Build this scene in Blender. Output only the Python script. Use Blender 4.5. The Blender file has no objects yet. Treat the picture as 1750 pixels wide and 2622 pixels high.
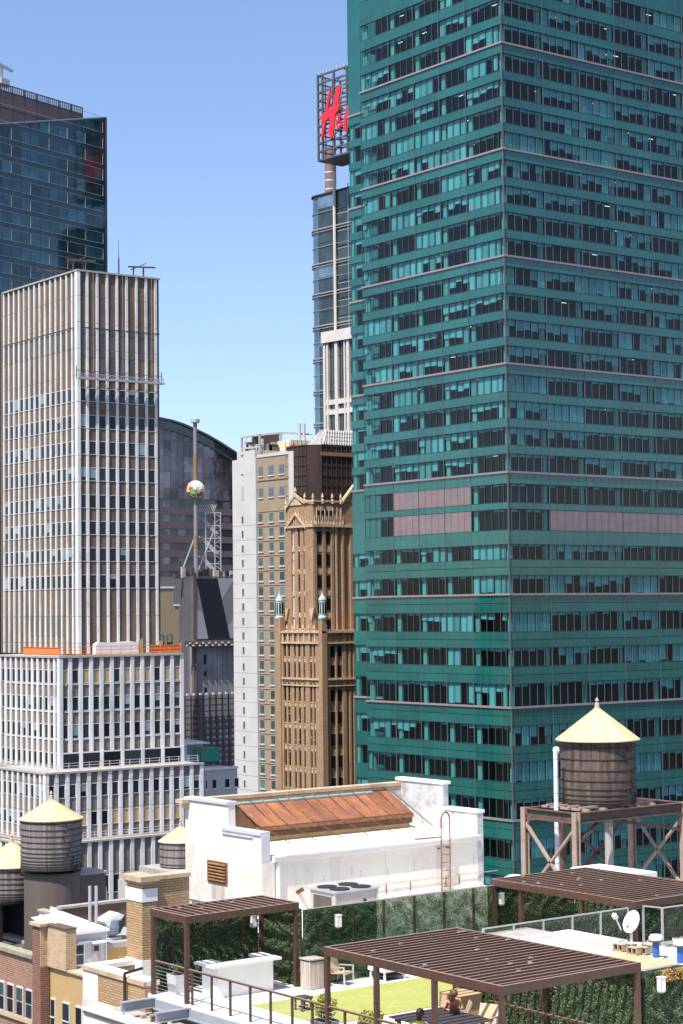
import bpy, math, random
from mathutils import Vector, Matrix
random.seed(11)
R = math.radians
S = bpy.context.scene
COL = S.collection

# ------------------------------------------------------------------ camera, sky, sun, exposure
# world axes: X and Y run along the street grid, Z up, metres; z = 0 is the floor of the roof terrace
cam_data = bpy.data.cameras.new('camera')
cam = bpy.data.objects.new('camera', cam_data); COL.objects.link(cam)
cam_data.sensor_fit = 'VERTICAL'; cam_data.sensor_height = 36.0
cam_data.lens = 4870.0 / 2622.0 * 36.0
cam_data.clip_start = 1.0; cam_data.clip_end = 6000.0
AZ, PITCH, ROLL = R(52.6), math.atan(254 / 4870.0), math.asin(0.0108)
hx, hy = math.cos(AZ), math.sin(AZ)
fwd = Vector((hx * math.cos(PITCH), hy * math.cos(PITCH), math.sin(PITCH)))
rgt = Vector((hy, -hx, 0)); upv = rgt.cross(fwd)
r2 = rgt * math.cos(ROLL) - upv * math.sin(ROLL)
u2 = upv * math.cos(ROLL) + rgt * math.sin(ROLL)
cam.matrix_world = Matrix(((r2.x, u2.x, -fwd.x, 0), (r2.y, u2.y, -fwd.y, 0), (r2.z, u2.z, -fwd.z, 12.4), (0, 0, 0, 1)))
S.camera = cam

SUN_EL, SUN_SIDE = R(60), R(20)
to_sun = Vector((-math.cos(SUN_SIDE) * math.cos(SUN_EL), -math.sin(SUN_SIDE) * math.cos(SUN_EL), math.sin(SUN_EL)))
W = bpy.data.worlds.new('World'); S.world = W; W.use_nodes = True
wn = W.node_tree.nodes; wl = W.node_tree.links
bg = wn['Background']
sky = wn.new('ShaderNodeTexSky'); sky.sky_type = 'NISHITA'; sky.sun_disc = False
sky.sun_elevation = SUN_EL; sky.sun_rotation = math.atan2(to_sun.x, to_sun.y)
sky.altitude = 0; sky.air_density = 0.78; sky.dust_density = 1.3; sky.ozone_density = 1.2
tone = wn.new('ShaderNodeMix'); tone.data_type = 'RGBA'; tone.blend_type = 'MULTIPLY'; tone.inputs[0].default_value = 1.0
tone.inputs[7].default_value = (0.96, 0.99, 1.07, 1); wl.new(sky.outputs[0], tone.inputs[6]); wl.new(tone.outputs[2], bg.inputs[0]); bg.inputs[1].default_value = 0.15
sd = bpy.data.lights.new('sun', 'SUN'); sd.energy = 5.0; sd.angle = R(0.53); sd.color = (1.0, 0.95, 0.87)
sun = bpy.data.objects.new('sun', sd); COL.objects.link(sun)
sun.rotation_euler = to_sun.to_track_quat('Z', 'Y').to_euler()
S.view_settings.view_transform = 'Standard'; S.view_settings.look = 'None'
S.view_settings.exposure = 0.5; S.view_settings.gamma = 1.0
S.view_settings.use_curve_mapping = False
S.cycles.max_bounces = 8; S.cycles.transparent_max_bounces = 12
S.cycles.caustics_reflective = False; S.cycles.caustics_refractive = False

# ------------------------------------------------------------------ helpers: objects
ORG = {}
def tag(o, label=None, cat=None, group=None, kind=None):
    if label: o['label'] = label
    if cat: o['category'] = cat
    if group: o['group'] = group
    if kind: o['kind'] = kind
    return o
def thing(name, label, cat, loc=(0, 0, 0), rotz=0.0, group=None, local=False):
    o = bpy.data.objects.new(name, None); COL.objects.link(o)
    o.location = loc; o.rotation_euler = (0, 0, rotz)
    ORG[o] = Vector((0, 0, 0)) if local else Vector(loc)
    return tag(o, label, cat, group)
def link(name, mesh, par, at):
    o = bpy.data.objects.new(name, mesh); COL.objects.link(o)
    at = Vector(at)
    if par is not None:
        o.parent = par; o.location = at - ORG[par]
    else:
        o.location = at
    ORG[o] = at
    return o
_bc = {}
def boxmesh(m, dx, dy, dz):
    k = (m.name, round(dx, 3), round(dy, 3), round(dz, 3))
    if k not in _bc:
        x, y, z = dx / 2, dy / 2, dz / 2
        v = [(-x,-y,-z),(x,-y,-z),(x,y,-z),(-x,y,-z),(-x,-y,z),(x,-y,z),(x,y,z),(-x,y,z)]
        f = [(0,3,2,1),(4,5,6,7),(0,1,5,4),(1,2,6,5),(2,3,7,6),(3,0,4,7)]
        me = bpy.data.meshes.new('box'); me.from_pydata(v, [], f); me.materials.append(m); _bc[k] = me
    return _bc[k]
def bx(name, m, par, x0, x1, y0, y1, z0, z1):
    return link(name, boxmesh(m, x1 - x0, y1 - y0, z1 - z0), par, ((x0 + x1) / 2, (y0 + y1) / 2, (z0 + z1) / 2))
class MB:
    def __init__(s): s.v = []; s.f = []
    def add(s, v, f):
        n = len(s.v); s.v += [tuple(p) for p in v]; s.f += [tuple(i + n for i in q) for q in f]; return s
    def box(s, x0, x1, y0, y1, z0, z1):
        return s.add([(x0,y0,z0),(x1,y0,z0),(x1,y1,z0),(x0,y1,z0),(x0,y0,z1),(x1,y0,z1),(x1,y1,z1),(x0,y1,z1)],
                     [(0,3,2,1),(4,5,6,7),(0,1,5,4),(1,2,6,5),(2,3,7,6),(3,0,4,7)])
    def prism(s, poly, ax, a, b):            # polygon in the two other axes, extruded along axis ax from a to b
        def pt(p, t): return [(t, p[0], p[1]), (p[0], t, p[1]), (p[0], p[1], t)][ax]
        n = len(poly)
        return s.add([pt(p, a) for p in poly] + [pt(p, b) for p in poly],
                     [tuple(range(n))[::-1], tuple(range(n, 2 * n))] + [(i, (i + 1) % n, n + (i + 1) % n, n + i) for i in range(n)])
    def tube(s, p, q, r, n=6, r2=None):
        p = Vector(p); q = Vector(q); d = (q - p).normalized()
        a = d.orthogonal().normalized(); b = d.cross(a); r2 = r if r2 is None else r2
        v = [p + (a * math.cos(t) + b * math.sin(t)) * r for t in [2 * math.pi * i / n for i in range(n)]]
        w = [q + (a * math.cos(t) + b * math.sin(t)) * r2 for t in [2 * math.pi * i / n for i in range(n)]]
        return s.add(v + w, [(i, (i + 1) % n, n + (i + 1) % n, n + i) for i in range(n)] + [tuple(range(n))[::-1], tuple(range(n, 2 * n))])
    def bar(s, p, q, w, h):                  # rectangular bar between two points
        p = Vector(p); q = Vector(q); d = (q - p).normalized()
        a = d.cross(Vector((0, 0, 1)))
        a = Vector((1, 0, 0)) if a.length < 1e-4 else a.normalized()
        b = a.cross(d).normalized(); v = []
        for c in (p, q):
            for i, j in ((-1,-1),(1,-1),(1,1),(-1,1)): v.append(c + a * (i * w / 2) + b * (j * h / 2))
        return s.add(v, [(0,1,2,3),(7,6,5,4),(0,4,5,1),(1,5,6,2),(2,6,7,3),(3,7,4,0)])
    def ring(s, prof, n=32, c=(0, 0, 0), a0=0.0, a1=2 * math.pi):   # lathe of (radius, z) pairs
        full = abs(a1 - a0 - 2 * math.pi) < 1e-6; m = n if full else n + 1; v = []; f = []
        for r, z in prof:
            for i in range(m):
                t = a0 + (a1 - a0) * i / n; v.append((c[0] + r * math.cos(t), c[1] + r * math.sin(t), c[2] + z))
        for k in range(len(prof) - 1):
            for i in range(n):
                j = (i + 1) % m if full else i + 1
                f.append((k * m + i, k * m + j, (k + 1) * m + j, (k + 1) * m + i))
        return s.add(v, f)
    def mesh(s, m, off=Vector((0, 0, 0)), smooth=False, name='mesh'):
        me = bpy.data.meshes.new(name); me.from_pydata([(a - off.x, b - off.y, c - off.z) for a, b, c in s.v], [], s.f)
        me.materials.append(m)
        if smooth: me.polygons.foreach_set('use_smooth', [True] * len(me.polygons))
        return me
    def build(s, name, m, par=None, smooth=False, kind=None):
        off = ORG[par] if par is not None else Vector((0, 0, 0))
        o = link(name, s.mesh(m, off, smooth), par, off)
        if kind: o['kind'] = kind
        return o

# ------------------------------------------------------------------ helpers: materials
def nmat(name):
    m = bpy.data.materials.new(name); m.use_nodes = True
    nt = m.node_tree; b = nt.nodes['Principled BSDF']
    return m, nt.nodes, nt.links, b
def nz(n, l, pos, scale, stretch=(1, 1, 1), detail=4, rough=0.6):
    mp = n.new('ShaderNodeMapping'); mp.inputs['Scale'].default_value = stretch; l.new(pos, mp.inputs[0])
    t = n.new('ShaderNodeTexNoise'); t.inputs['Scale'].default_value = scale; t.inputs['Detail'].default_value = detail
    t.inputs['Roughness'].default_value = rough; l.new(mp.outputs[0], t.inputs['Vector']); return t.outputs['Fac']
def ramp(n, l, fac, lo, hi):
    r = n.new('ShaderNodeMapRange'); r.inputs[1].default_value = lo; r.inputs[2].default_value = hi; l.new(fac, r.inputs[0]); return r.outputs[0]
def mix(n, l, fac, a, b, mode='MIX'):
    x = n.new('ShaderNodeMix'); x.data_type = 'RGBA'; x.blend_type = mode
    for i, v in ((0, fac), (6, a), (7, b)):
        if hasattr(v, 'is_output'): l.new(v, x.inputs[i])
        else: x.inputs[i].default_value = v if i == 0 else (*v[:3], 1)
    return x.outputs[2]
def vary(n, l, col, amt, island=False):
    src = n.new('ShaderNodeNewGeometry').outputs['Random Per Island'] if island else n.new('ShaderNodeObjectInfo').outputs['Random']
    h = n.new('ShaderNodeHueSaturation'); r = n.new('ShaderNodeMapRange'); l.new(src, r.inputs[0])
    r.inputs[3].default_value = 1 - amt; r.inputs[4].default_value = 1 + amt
    l.new(r.outputs[0], h.inputs['Value']); l.new(col, h.inputs['Color']); return h.outputs[0]
def pm(name, c, rough=0.6, c2=None, ns=1.0, st=(1, 1, 1), lo=0.35, hi=0.65, rnd=0.0, island=False, bump=0.0, bs=20.0, bst=(1, 1, 1),
       metal=0.0, spec=0.5, c3=None, ns3=0.3, lo3=0.5, hi3=0.75, st3=(1, 1, 1)):
    m, n, l, b = nmat(name)
    pos = n.new('ShaderNodeNewGeometry').outputs['Position']
    rgb = n.new('ShaderNodeRGB'); rgb.outputs[0].default_value = (*c, 1); col = rgb.outputs[0]
    if c2: col = mix(n, l, ramp(n, l, nz(n, l, pos, ns, st), lo, hi), c, c2)
    if c3: col = mix(n, l, ramp(n, l, nz(n, l, pos, ns3, st3, 6, 0.7), lo3, hi3), col, c3)
    if rnd: col = vary(n, l, col, rnd, island)
    l.new(col, b.inputs['Base Color'])
    b.inputs['Roughness'].default_value = rough; b.inputs['Metallic'].default_value = metal
    b.inputs['Specular IOR Level'].default_value = spec
    if bump:
        bp = n.new('ShaderNodeBump'); bp.inputs['Strength'].default_value = bump; bp.inputs['Distance'].default_value = 0.02
        l.new(nz(n, l, pos, bs, bst), bp.inputs['Height']); l.new(bp.outputs[0], b.inputs['Normal'])
    return m
def brick(name, c1, c2, mortar, bw=0.22, bh=0.075, ms=0.012, c3=None, ns3=0.4, lo3=0.5, hi3=0.7, bias=0.0):
    m, n, l, b = nmat(name)
    pos = n.new('ShaderNodeNewGeometry').outputs['Position']
    sp = n.new('ShaderNodeSeparateXYZ'); l.new(pos, sp.inputs[0])
    ad = n.new('ShaderNodeMath'); l.new(sp.outputs[0], ad.inputs[0]); l.new(sp.outputs[1], ad.inputs[1])
    cb = n.new('ShaderNodeCombineXYZ'); l.new(ad.outputs[0], cb.inputs[0]); l.new(sp.outputs[2], cb.inputs[1])
    t = n.new('ShaderNodeTexBrick'); l.new(cb.outputs[0], t.inputs['Vector'])
    t.inputs['Color1'].default_value = (*c1, 1); t.inputs['Color2'].default_value = (*c2, 1); t.inputs['Mortar'].default_value = (*mortar, 1)
    t.inputs['Scale'].default_value = 1; t.inputs['Brick Width'].default_value = bw; t.inputs['Row Height'].default_value = bh
    t.inputs['Mortar Size'].default_value = ms; t.inputs['Bias'].default_value = bias
    col = t.outputs['Color']
    if c3: col = mix(n, l, ramp(n, l, nz(n, l, pos, ns3, (1, 1, 0.5), 6, 0.7), lo3, hi3), col, c3)
    l.new(col, b.inputs['Base Color']); b.inputs['Roughness'].default_value = 0.85
    bp = n.new('ShaderNodeBump'); bp.inputs['Strength'].default_value = 0.5; bp.inputs['Distance'].default_value = 0.01; bp.invert = True
    l.new(t.outputs['Fac'], bp.inputs['Height']); l.new(bp.outputs[0], b.inputs['Normal'])
    return m
def clear(name, tint, k=1.0, rough=0.02, wave=0.0, ior=1.5):       # see-through tinted pane with a mirror coat
    m, n, l, b = nmat(name); n.remove(b)
    out = n['Material Output']
    tr = n.new('ShaderNodeBsdfTransparent'); tr.inputs[0].default_value = (*tint, 1)
    g = n.new('ShaderNodeBsdfGlossy'); g.inputs['Roughness'].default_value = rough
    fr = n.new('ShaderNodeFresnel'); fr.inputs[0].default_value = ior
    mu = n.new('ShaderNodeMath'); mu.operation = 'MULTIPLY'; mu.inputs[1].default_value = k; mu.use_clamp = True; l.new(fr.outputs[0], mu.inputs[0])
    bk_ = n.new('ShaderNodeMath'); bk_.operation = 'SUBTRACT'; bk_.inputs[0].default_value = 1; l.new(n.new('ShaderNodeNewGeometry').outputs['Backfacing'], bk_.inputs[1])
    m2 = n.new('ShaderNodeMath'); m2.operation = 'MULTIPLY'; l.new(mu.outputs[0], m2.inputs[0]); l.new(bk_.outputs[0], m2.inputs[1]); mu = m2
    mx = n.new('ShaderNodeMixShader'); l.new(mu.outputs[0], mx.inputs[0]); l.new(tr.outputs[0], mx.inputs[1]); l.new(g.outputs[0], mx.inputs[2])
    if wave:
        pos = n.new('ShaderNodeNewGeometry').outputs['Position']
        bp = n.new('ShaderNodeBump'); bp.inputs['Strength'].default_value = wave; bp.inputs['Distance'].default_value = 0.05
        l.new(nz(n, l, pos, 0.45, (1, 1, 1), 2), bp.inputs['Height']); l.new(bp.outputs[0], g.inputs['Normal'])
    l.new(mx.outputs[0], out.inputs[0]); return m
def glassy(name, c, c2=None, rough=0.06, spec=0.7, rnd=0.0, wave=0.15, ns=0.2, lo=0.4, hi=0.6, island=False, metal=0.0):  # opaque dark glass
    m = pm(name, c, rough, c2, ns, lo=lo, hi=hi, rnd=rnd, spec=spec, island=island, metal=metal)
    n = m.node_tree.nodes; l = m.node_tree.links; b = n['Principled BSDF']
    pos = n.new('ShaderNodeNewGeometry').outputs['Position']
    bp = n.new('ShaderNodeBump'); bp.inputs['Strength'].default_value = wave; bp.inputs['Distance'].default_value = 0.05
    l.new(nz(n, l, pos, 0.4, (1, 1, 1), 2), bp.inputs['Height']); l.new(bp.outputs[0], b.inputs['Normal'])
    return m
# ------------------------------------------------------------------ materials
asphalt = pm('asphalt', (.05, .05, .052), .9, (.07, .07, .07), 0.2)
teal = glassy('teal_spandrel_glass', (.007, .098, .086), (.010, .117, .104), 0.07, 0.9, rnd=.14, wave=.10)
tealdark = pm('teal_joint', (.02, .06, .06), .6)
tpane = clear('teal_window_glass', (.64, .90, .90), 1.0, 0.015, 0.16)
tblind = pm('window_blind', (.36, .42, .43), .8, rnd=.28)
tcol = pm('column_cover', (.33, .40, .38), .8, rnd=.1)
troom = pm('office_interior', (.008, .020, .026), .9, (.014, .032, .038), .4)
tslab = pm('office_ceiling', (.045, .065, .07), .9)
belt = pm('pink_metal_belt', (.29, .235, .235), .5, metal=.1)
mull = pm('grey_mullion', (.115, .118, .118), .5, metal=.2)
louv = pm('pink_grey_louvre', (.36, .28, .275), .6, (.42, .33, .32), .35, (1, 1, 3))
lampm, _n, _l, _b = nmat('office_lamp'); _b.inputs['Emission Color'].default_value = (1, .86, .6, 1); _b.inputs['Emission Strength'].default_value = 1.6
wstone = pm('white_glazed_pilaster', (.78, .77, .76), .45, (.62, .61, .60), 1.2, (1, 1, .25), rnd=.08, c3=(.30, .26, .22), ns3=.6, lo3=.55, hi3=.82, st3=(1, 1, .35))
wbrick = brick('brown_grey_brick', (.168, .110, .064), (.125, .084, .052), (.19, .142, .10), .30, .10, .012, (.078, .063, .052), .25, .45, .68)
wbrick2 = brick('grey_brown_brick', (.195, .158, .125), (.145, .116, .092), (.24, .205, .17), .30, .10, .012, (.11, .088, .07), .4, .45, .7)
wjoint = pm('dark_joint', (.06, .05, .045), .9)
wframe = pm('pale_window_frame', (.58, .57, .56), .6, rnd=.1)
wpane = glassy('window_pane_dark', (.020, .024, .027), None, .05, .3, rnd=.7, wave=.1)
wblind = pm('pale_roller_shade', (.22, .30, .31), .5, rnd=.25)
boards = pm('plywood_board', (.52, .36, .185), .8, (.38, .26, .14), 3, (1, 1, .3), rnd=.15)
darkpanel = pm('sooty_panel', (.085, .072, .062), .8, (.13, .105, .085), 1.2, (1, 1, .4), rnd=.2)
white = pm('white_paint', (.80, .79, .77), .6, (.74, .73, .70), .9, c3=(.60, .56, .50), ns3=.5, lo3=.66, hi3=.9)
plaster = pm('cream_plaster', (.76, .715, .635), .8, (.70, .65, .57), .7, c3=(.40, .35, .29), ns3=.75, lo3=.50, hi3=.86, st3=(1, 1, .4), bump=.15, bs=14)
weather = pm('weathered_white_render', (.64, .63, .62), .85, (.44, .43, .43), 1.6, c3=(.16, .15, .15), ns3=1.3, lo3=.52, hi3=.80, bump=.2, bs=10)
roofw = pm('white_roof_coating', (.80, .77, .72), .7, (.74, .70, .62), .8, c3=(.46, .25, .09), ns3=.6, lo3=.56, hi3=.80, st3=(.5, 2, 1))
rust = pm('rusted_sheet', (.19, .075, .045), .75, (.27, .10, .042), 1.4, (1, 1, 1), .38, .62, rnd=.22, c3=(.47, .19, .05), ns3=1.3, lo3=.52, hi3=.74, st3=(1.8, .6, 1), bump=.2, bs=20)
rustbar = pm('rusted_bar', (.17, .072, .035), .8, (.30, .14, .06), 6, bump=.2)
rustdark = pm('dark_rust', (.075, .04, .025), .8, (.16, .07, .03), 3)
teal_flash = pm('oxidised_copper_flashing', (.20, .33, .31), .6, (.15, .25, .24), 2)
terracotta = pm('tan_coping_tile', (.52, .40, .27), .8, (.44, .33, .22), 4, rnd=.12)
brown = pm('brown_painted_steel', (.076, .036, .024), .42, (.092, .046, .031), 2.5, rnd=.05, metal=.0, spec=.5)
boltm = pm('steel_bolt', (.25, .2, .17), .4, metal=.6)
deckm = pm('white_deck', (.80, .78, .75), .7, (.74, .72, .69), 1.4, c3=(.66, .64, .60), ns3=.6, lo3=.55, hi3=.8)
turf = pm('artificial_turf', (.355, .365, .10), .9, (.42, .415, .13), 1.2, c3=(.275, .30, .065), ns3=9, lo3=.45, hi3=.7, bump=.6, bs=60)
leafm = pm('ivy_leaf', (.050, .088, .038), .5, (.100, .150, .066), 3.0, rnd=.55, island=True, spec=.35)
leafp = pm('dry_ivy_leaf', (.085, .105, .05), .45, (.18, .18, .10), 2.5, rnd=.6, island=True)
leafo = pm('withered_leaf', (.42, .23, .05), .6, (.50, .30, .09), 3, rnd=.4, island=True)
backing = pm('dark_hedge_mesh', (.018, .03, .014), .9, (.035, .045, .022), 4)
backpale = pm('pale_wall_behind_ivy', (.78, .70, .58), .9, (.50, .45, .36), 2.5)
shrub = pm('bright_shrub_leaf', (.16, .20, .016), .45, (.27, .27, .022), 4, rnd=.5, island=True)
stem = pm('shrub_stem', (.10, .07, .04), .9)
clearglass = clear('clear_railing_glass', (.86, .93, .90), 1.0, .01)
alu = pm('aluminium', (.62, .62, .62), .35, metal=.5)
steelg = pm('grey_painted_beam', (.30, .32, .35), .45, (.26, .28, .31), 1.5)
concrete = pm('concrete', (.42, .39, .35), .9, (.32, .30, .27), 2.5, bump=.3, bs=20)
cmublock = pm('concrete_block', (.46, .38, .27), .9, (.38, .31, .22), 6)
bluep = pm('blue_vent_pipe', (.035, .12, .42), .35)
whitep = pm('white_enamel', (.82, .82, .82), .3)
blackm = pm('black_metal', (.018, .018, .02), .5)
acm = pm('condenser_casing', (.40, .36, .34), .5, (.46, .42, .40), 2)
greypl = pm('grey_planter', (.50, .50, .51), .6, (.62, .62, .62), 3)
slate = pm('slate_planter', (.16, .20, .25), .4)
wicker = pm('tan_sling_fabric', (.55, .40, .24), .8)
binw = pm('weathered_wood', (.36, .29, .25), .8, (.48, .41, .37), 8, (1, 1, .15), rnd=.15)
tablem = pm('dark_stained_wood', (.055, .05, .055), .6, (.08, .07, .07), 6)
cardb = pm('cardboard', (.55, .38, .22), .9, (.50, .34, .19), 3)
stave = pm('tank_stave_wood', (.082, .054, .042), .85, (.155, .112, .094), 5, (1, 1, .12), .4, .62, rnd=.30, c3=(.055, .042, .038), ns3=1.5, lo3=.5, hi3=.8, st3=(1, 1, .3), bump=.4, bs=40, bst=(1, 1, .1))
stave2 = pm('grey_tank_stave', (.165, .14, .125), .85, (.25, .22, .20), 5, (1, 1, .1), rnd=.28, bump=.4, bs=40, bst=(1, 1, .1))
hoopm = pm('tank_hoop', (.035, .028, .026), .7)
creamroof = pm('cream_tank_roof', (.62, .50, .295), .7, (.54, .43, .25), 1.5, rnd=.07, c3=(.40, .30, .17), ns3=1.3, lo3=.58, hi3=.85, st3=(1, 1, .4))
tanpaint = pm('tan_painted_steel', (.42, .31, .245), .6, (.34, .24, .185), 2, c3=(.17, .085, .05), ns3=1.2, lo3=.6, hi3=.8)
brownsteel = pm('weathered_brown_steel', (.085, .055, .045), .7, (.14, .09, .07), 2, c3=(.22, .09, .04), ns3=2, lo3=.62, hi3=.85)
redbrick = brick('red_brick', (.20, .082, .045), (.30, .14, .085), (.40, .30, .22), .33, .11, .018, (.36, .23, .15), .5, .55, .8)
darkred = brick('dark_red_brick', (.13, .040, .024), (.22, .080, .045), (.30, .20, .15), .33, .11, .018)
tanbrick = brick('tan_brick', (.50, .34, .18), (.40, .25, .125), (.24, .155, .09), .27, .085, .016, (.55, .42, .27), .6, .55, .8)
yellowbrick = brick('yellow_brick', (.50, .34, .135), (.45, .30, .12), (.46, .34, .18), .21, .068, .008, (.42, .285, .14), .4, .5, .8)
mixbrick = brick('mottled_tan_brick', (.48, .31, .17), (.30, .15, .08), (.54, .42, .28), .33, .11, .018, (.55, .42, .27), .9, .45, .7)
brownwall = pm('brown_parapet', (.10, .068, .052), .85, (.14, .10, .075), 1.2)
housing = pm('taupe_sheet_housing', (.135, .108, .09), .7, (.11, .088, .074), 1.0, (1, 1, .12), rnd=.05)
shade_stucco = pm('lavender_shade_and_stucco', (.56, .56, .60), .85, (.52, .52, .56), 1.5)  # paints the shade on the white bulkhead's front; also penthouse copings and joints
hair = pm('dark_hair', (.022, .013, .010), .6); hairb = pm('brown_hair', (.13, .06, .03), .6)
skin = pm('skin', (.52, .27, .18), .55, (.46, .22, .14), 6)
clothy = pm('yellow_cloth', (.62, .60, .05), .8); clothr = pm('rust_cloth', (.30, .105, .05), .8, (.36, .15, .08), 5)

# upper sides of the brown steelwork: sunlit highlight painted in as a paler colour
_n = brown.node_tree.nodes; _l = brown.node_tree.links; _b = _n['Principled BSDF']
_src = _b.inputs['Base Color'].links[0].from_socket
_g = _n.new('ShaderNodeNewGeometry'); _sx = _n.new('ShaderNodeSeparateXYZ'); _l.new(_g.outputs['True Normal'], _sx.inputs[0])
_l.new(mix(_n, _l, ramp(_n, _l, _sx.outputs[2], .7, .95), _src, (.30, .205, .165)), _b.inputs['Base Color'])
# ------------------------------------------------------------------ ground
g = MB().box(-1500, 3500, -1500, 3500, -81, -80).build('street_ground', asphalt); g['kind'] = 'structure'

# ------------------------------------------------------------------ green glass tower
GT = thing('office_tower', 'tall green glass office tower with pink metal belts, filling the right of the view', 'building', (196.39, 214.9, 0), local=True)
FL = []                                                 # (window bottom, window top, louvre code)
FL += [(108.8, 111.45, ''), (104.3, 107.1, ''), (100.05, 102.97, '')]
BELTS = [99.85, 83.25, 66.6, 49.95, 33.25, 14.55, -2.7, -19.75]
for B in BELTS[:4]:
    for i in range(4):
        t = B - 1.42 - 4.09 * i; FL.append((t - 2.78 + (.02 if i < 3 else .1), t, ''))
FL += [(28.8, 31.67, 'L'), (24.56, 27.79, 'LR'), (20.05, 22.4, ''), (14.75, 17.65, ''), (8.95, 11.95, ''), (3.65, 6.5, ''), (-2.5, 1.05, ''),
       (-8.41, -5.3, ''), (-13.94, -10.8, ''), (-19.55, -16.45, ''), (-25.68, -22.45, ''), (-31.2, -28.0, '')]
GL, GR, TOP, BOT = 35.42, 49.0, 168.0, -79.9
bayL = [8.54, 14.97, 21.36, 27.8, 34.2]; bayR = [8.67, 16.71, 24.75, 32.79, 40.83, 48.87]
edL = [0.04, 1.0, 2.12] + [2.12 + 1.605 * i for i in range(1, 21)] + [GL]
edR = [0.04, 0.62] + [0.62 + 1.609 * i for i in range(1, 31)]
core = MB().box(3.2, 46, 3.2, 35.3, BOT, TOP - 1).build('core_wall', troom, GT)
def fbox(name, m, face, s0, s1, d0, d1, z0, z1, par=GT):   # d = depth behind the facade plane
    return bx(name, m, par, d0, d1, s0, s1, z0, z1) if face == 'L' else bx(name, m, par, s0, s1, d0, d1, z0, z1)
def fadd(mb, face, s0, s1, d0, d1, z0, z1):
    mb.box(d0, d1, s0, s1, z0, z1) if face == 'L' else mb.box(s0, s1, d0, d1, z0, z1)
slabs = MB()
zs = sorted([(a, b) for a, b, c in FL], reverse=True)
bands = [(zs[0][1], zs[0][1] + 4.0)] + [(zs[i + 1][1], zs[i][0]) for i in range(len(zs) - 1)]
def spandrel_row(face, z0, z1):
    bays = [0.0] + (bayL[:4] + [GL] if face == 'L' else bayR)
    for a, b in zip(bays, bays[1:]):
        if face == 'R' and a > 45: continue
        s0 = a + (.30 if (face == 'R' and a == 0) else .012)
        fbox('spandrel_panel', teal, face, s0, b - .012, -.05, .30, z0, z1)
for z0, z1 in bands[1:]:
    if z1 - z0 > 2.2:                                   # tall bands are two rows of panels
        zm = (z0 + z1) / 2
        for f in 'LR': spandrel_row(f, z0, zm - .04); spandrel_row(f, zm + .04, z1)
    else:
        for f in 'LR': spandrel_row(f, z0, z1)
    slabs.box(.42, 3.2, .42, GL, z0 + .05, z1 - .05); slabs.box(3.2, 46, .42, 3.2, z0 + .05, z1 - .05)
slabs.build('floor_slabs', tslab, GT)
# plain panel zone over the top windows and under the lowest ones
ztop = zs[0][1]
for face in 'LR':
    bays = [0.0] + (bayL[:4] + [GL] if face == 'L' else bayR)
    z = ztop
    while z < TOP:
        for a, b in zip(bays, bays[1:]):
            fbox('upper_panel', teal, face, a + (.30 if (face == 'R' and a == 0) else .012), b - .012, -.05, .30, z, min(z + 3.95, TOP))
        z += 4.0
    fbox('lower_wall', teal, face, .31 if face == 'R' else 0, GL if face == 'L' else GR, -.05, .3, BOT, zs[-1][0])
roof = bx('roof', tealdark, GT, .3, 46, .3, 35.4, TOP - 1, TOP - .2)
# panes, blinds, column covers
panes = []; blinds = []
rnd = random.Random(5)
for fi, (zb, zt, lv) in enumerate(FL):
    h = zt - zb
    for face in 'LR':
        ed = edL if face == 'L' else edR; bays = bayL if face == 'L' else bayR
        lim = 99
        for m_ in bays:
            if face == 'L' and m_ > 30: continue
            blocked = ('L' in lv and face == 'L' and 9 < m_ < 28.5) or ('R' in lv and face == 'R' and m_ > 9)
            if not blocked and m_ < 45: fbox('column_cover', tcol, face, m_ - (1.0 if face == 'L' else .75), m_ - .12, .45, .75, zb, zt)
        if lv == '': fbox('column_cover', tcol, face, .5 if face == 'L' else .47, 1.0 if face == 'L' else 1.05, .45, .75, zb, zt)
        if face == 'L' and lv == '': fbox('column_cover', tcol, face, 34.1, 35.2, .45, .75, zb, zt)
        mode = {}
        for a, b in zip(ed, ed[1:]):
            c = (a + b) / 2
            if face == 'R' and c > 44: continue
            if 'L' in lv and face == 'L' and 8.6 < c < 27.7: continue
            if 'R' in lv and face == 'R' and c > 8.7: continue
            panes.append((face, a, b, zb, zt, c))
            bay = sum(c > m_ for m_ in bays)
            if bay not in mode:
                p = rnd.random()
                low = fi >= 19
                mode[bay] = 'full' if p < (.10 if low else .17) else 'mid' if p < (.40 if low else .58) else 'head' if p < (.72 if low else .82) else 'open'
            md = mode[bay]
            if lv or rnd.random() < .08: md = 'open'
            q = rnd.random()
            d = {'full': .98 if q < .7 else .7 + .25 * q, 'mid': .30 + .38 * q, 'head': .12 + .10 * q, 'open': 0 if q < .55 else .13}[md]
            if md == 'mid' and q > .8: d = .98
            if c < 1: d = 0
            if d > 0: blinds.append((face, a + .07, b - .07, zt - d * h, zt, c, d * h))
panes.sort(key=lambda p: p[5] + (0 if p[0] == 'L' else .3)); blinds.sort(key=lambda p: -p[6] + p[5] * .03)
rest = MB(); restb = MB()
for i, (face, a, b, zb, zt, c) in enumerate(panes):
    if i < 300: fbox('window_pane', tpane, face, a + .03, b - .03, .06, .08, zb, zt)
    else: fadd(rest, face, a + .03, b - .03, .06, .08, zb, zt)
rest.build('far_window_panes', tpane, GT, kind='stuff')
for i, (face, a, b, z0, z1, c, d) in enumerate(blinds):
    off = .22 + .05 * ((i * 7) % 3)
    if i < 300: fbox('window_blind', tblind, face, a, b, off, off + .02, z0, z1)
    else: fadd(restb, face, a, b, off, off + .02, z0, z1)
restb.build('far_window_blinds', tblind, GT, kind='stuff')
lamps = MB()
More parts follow.
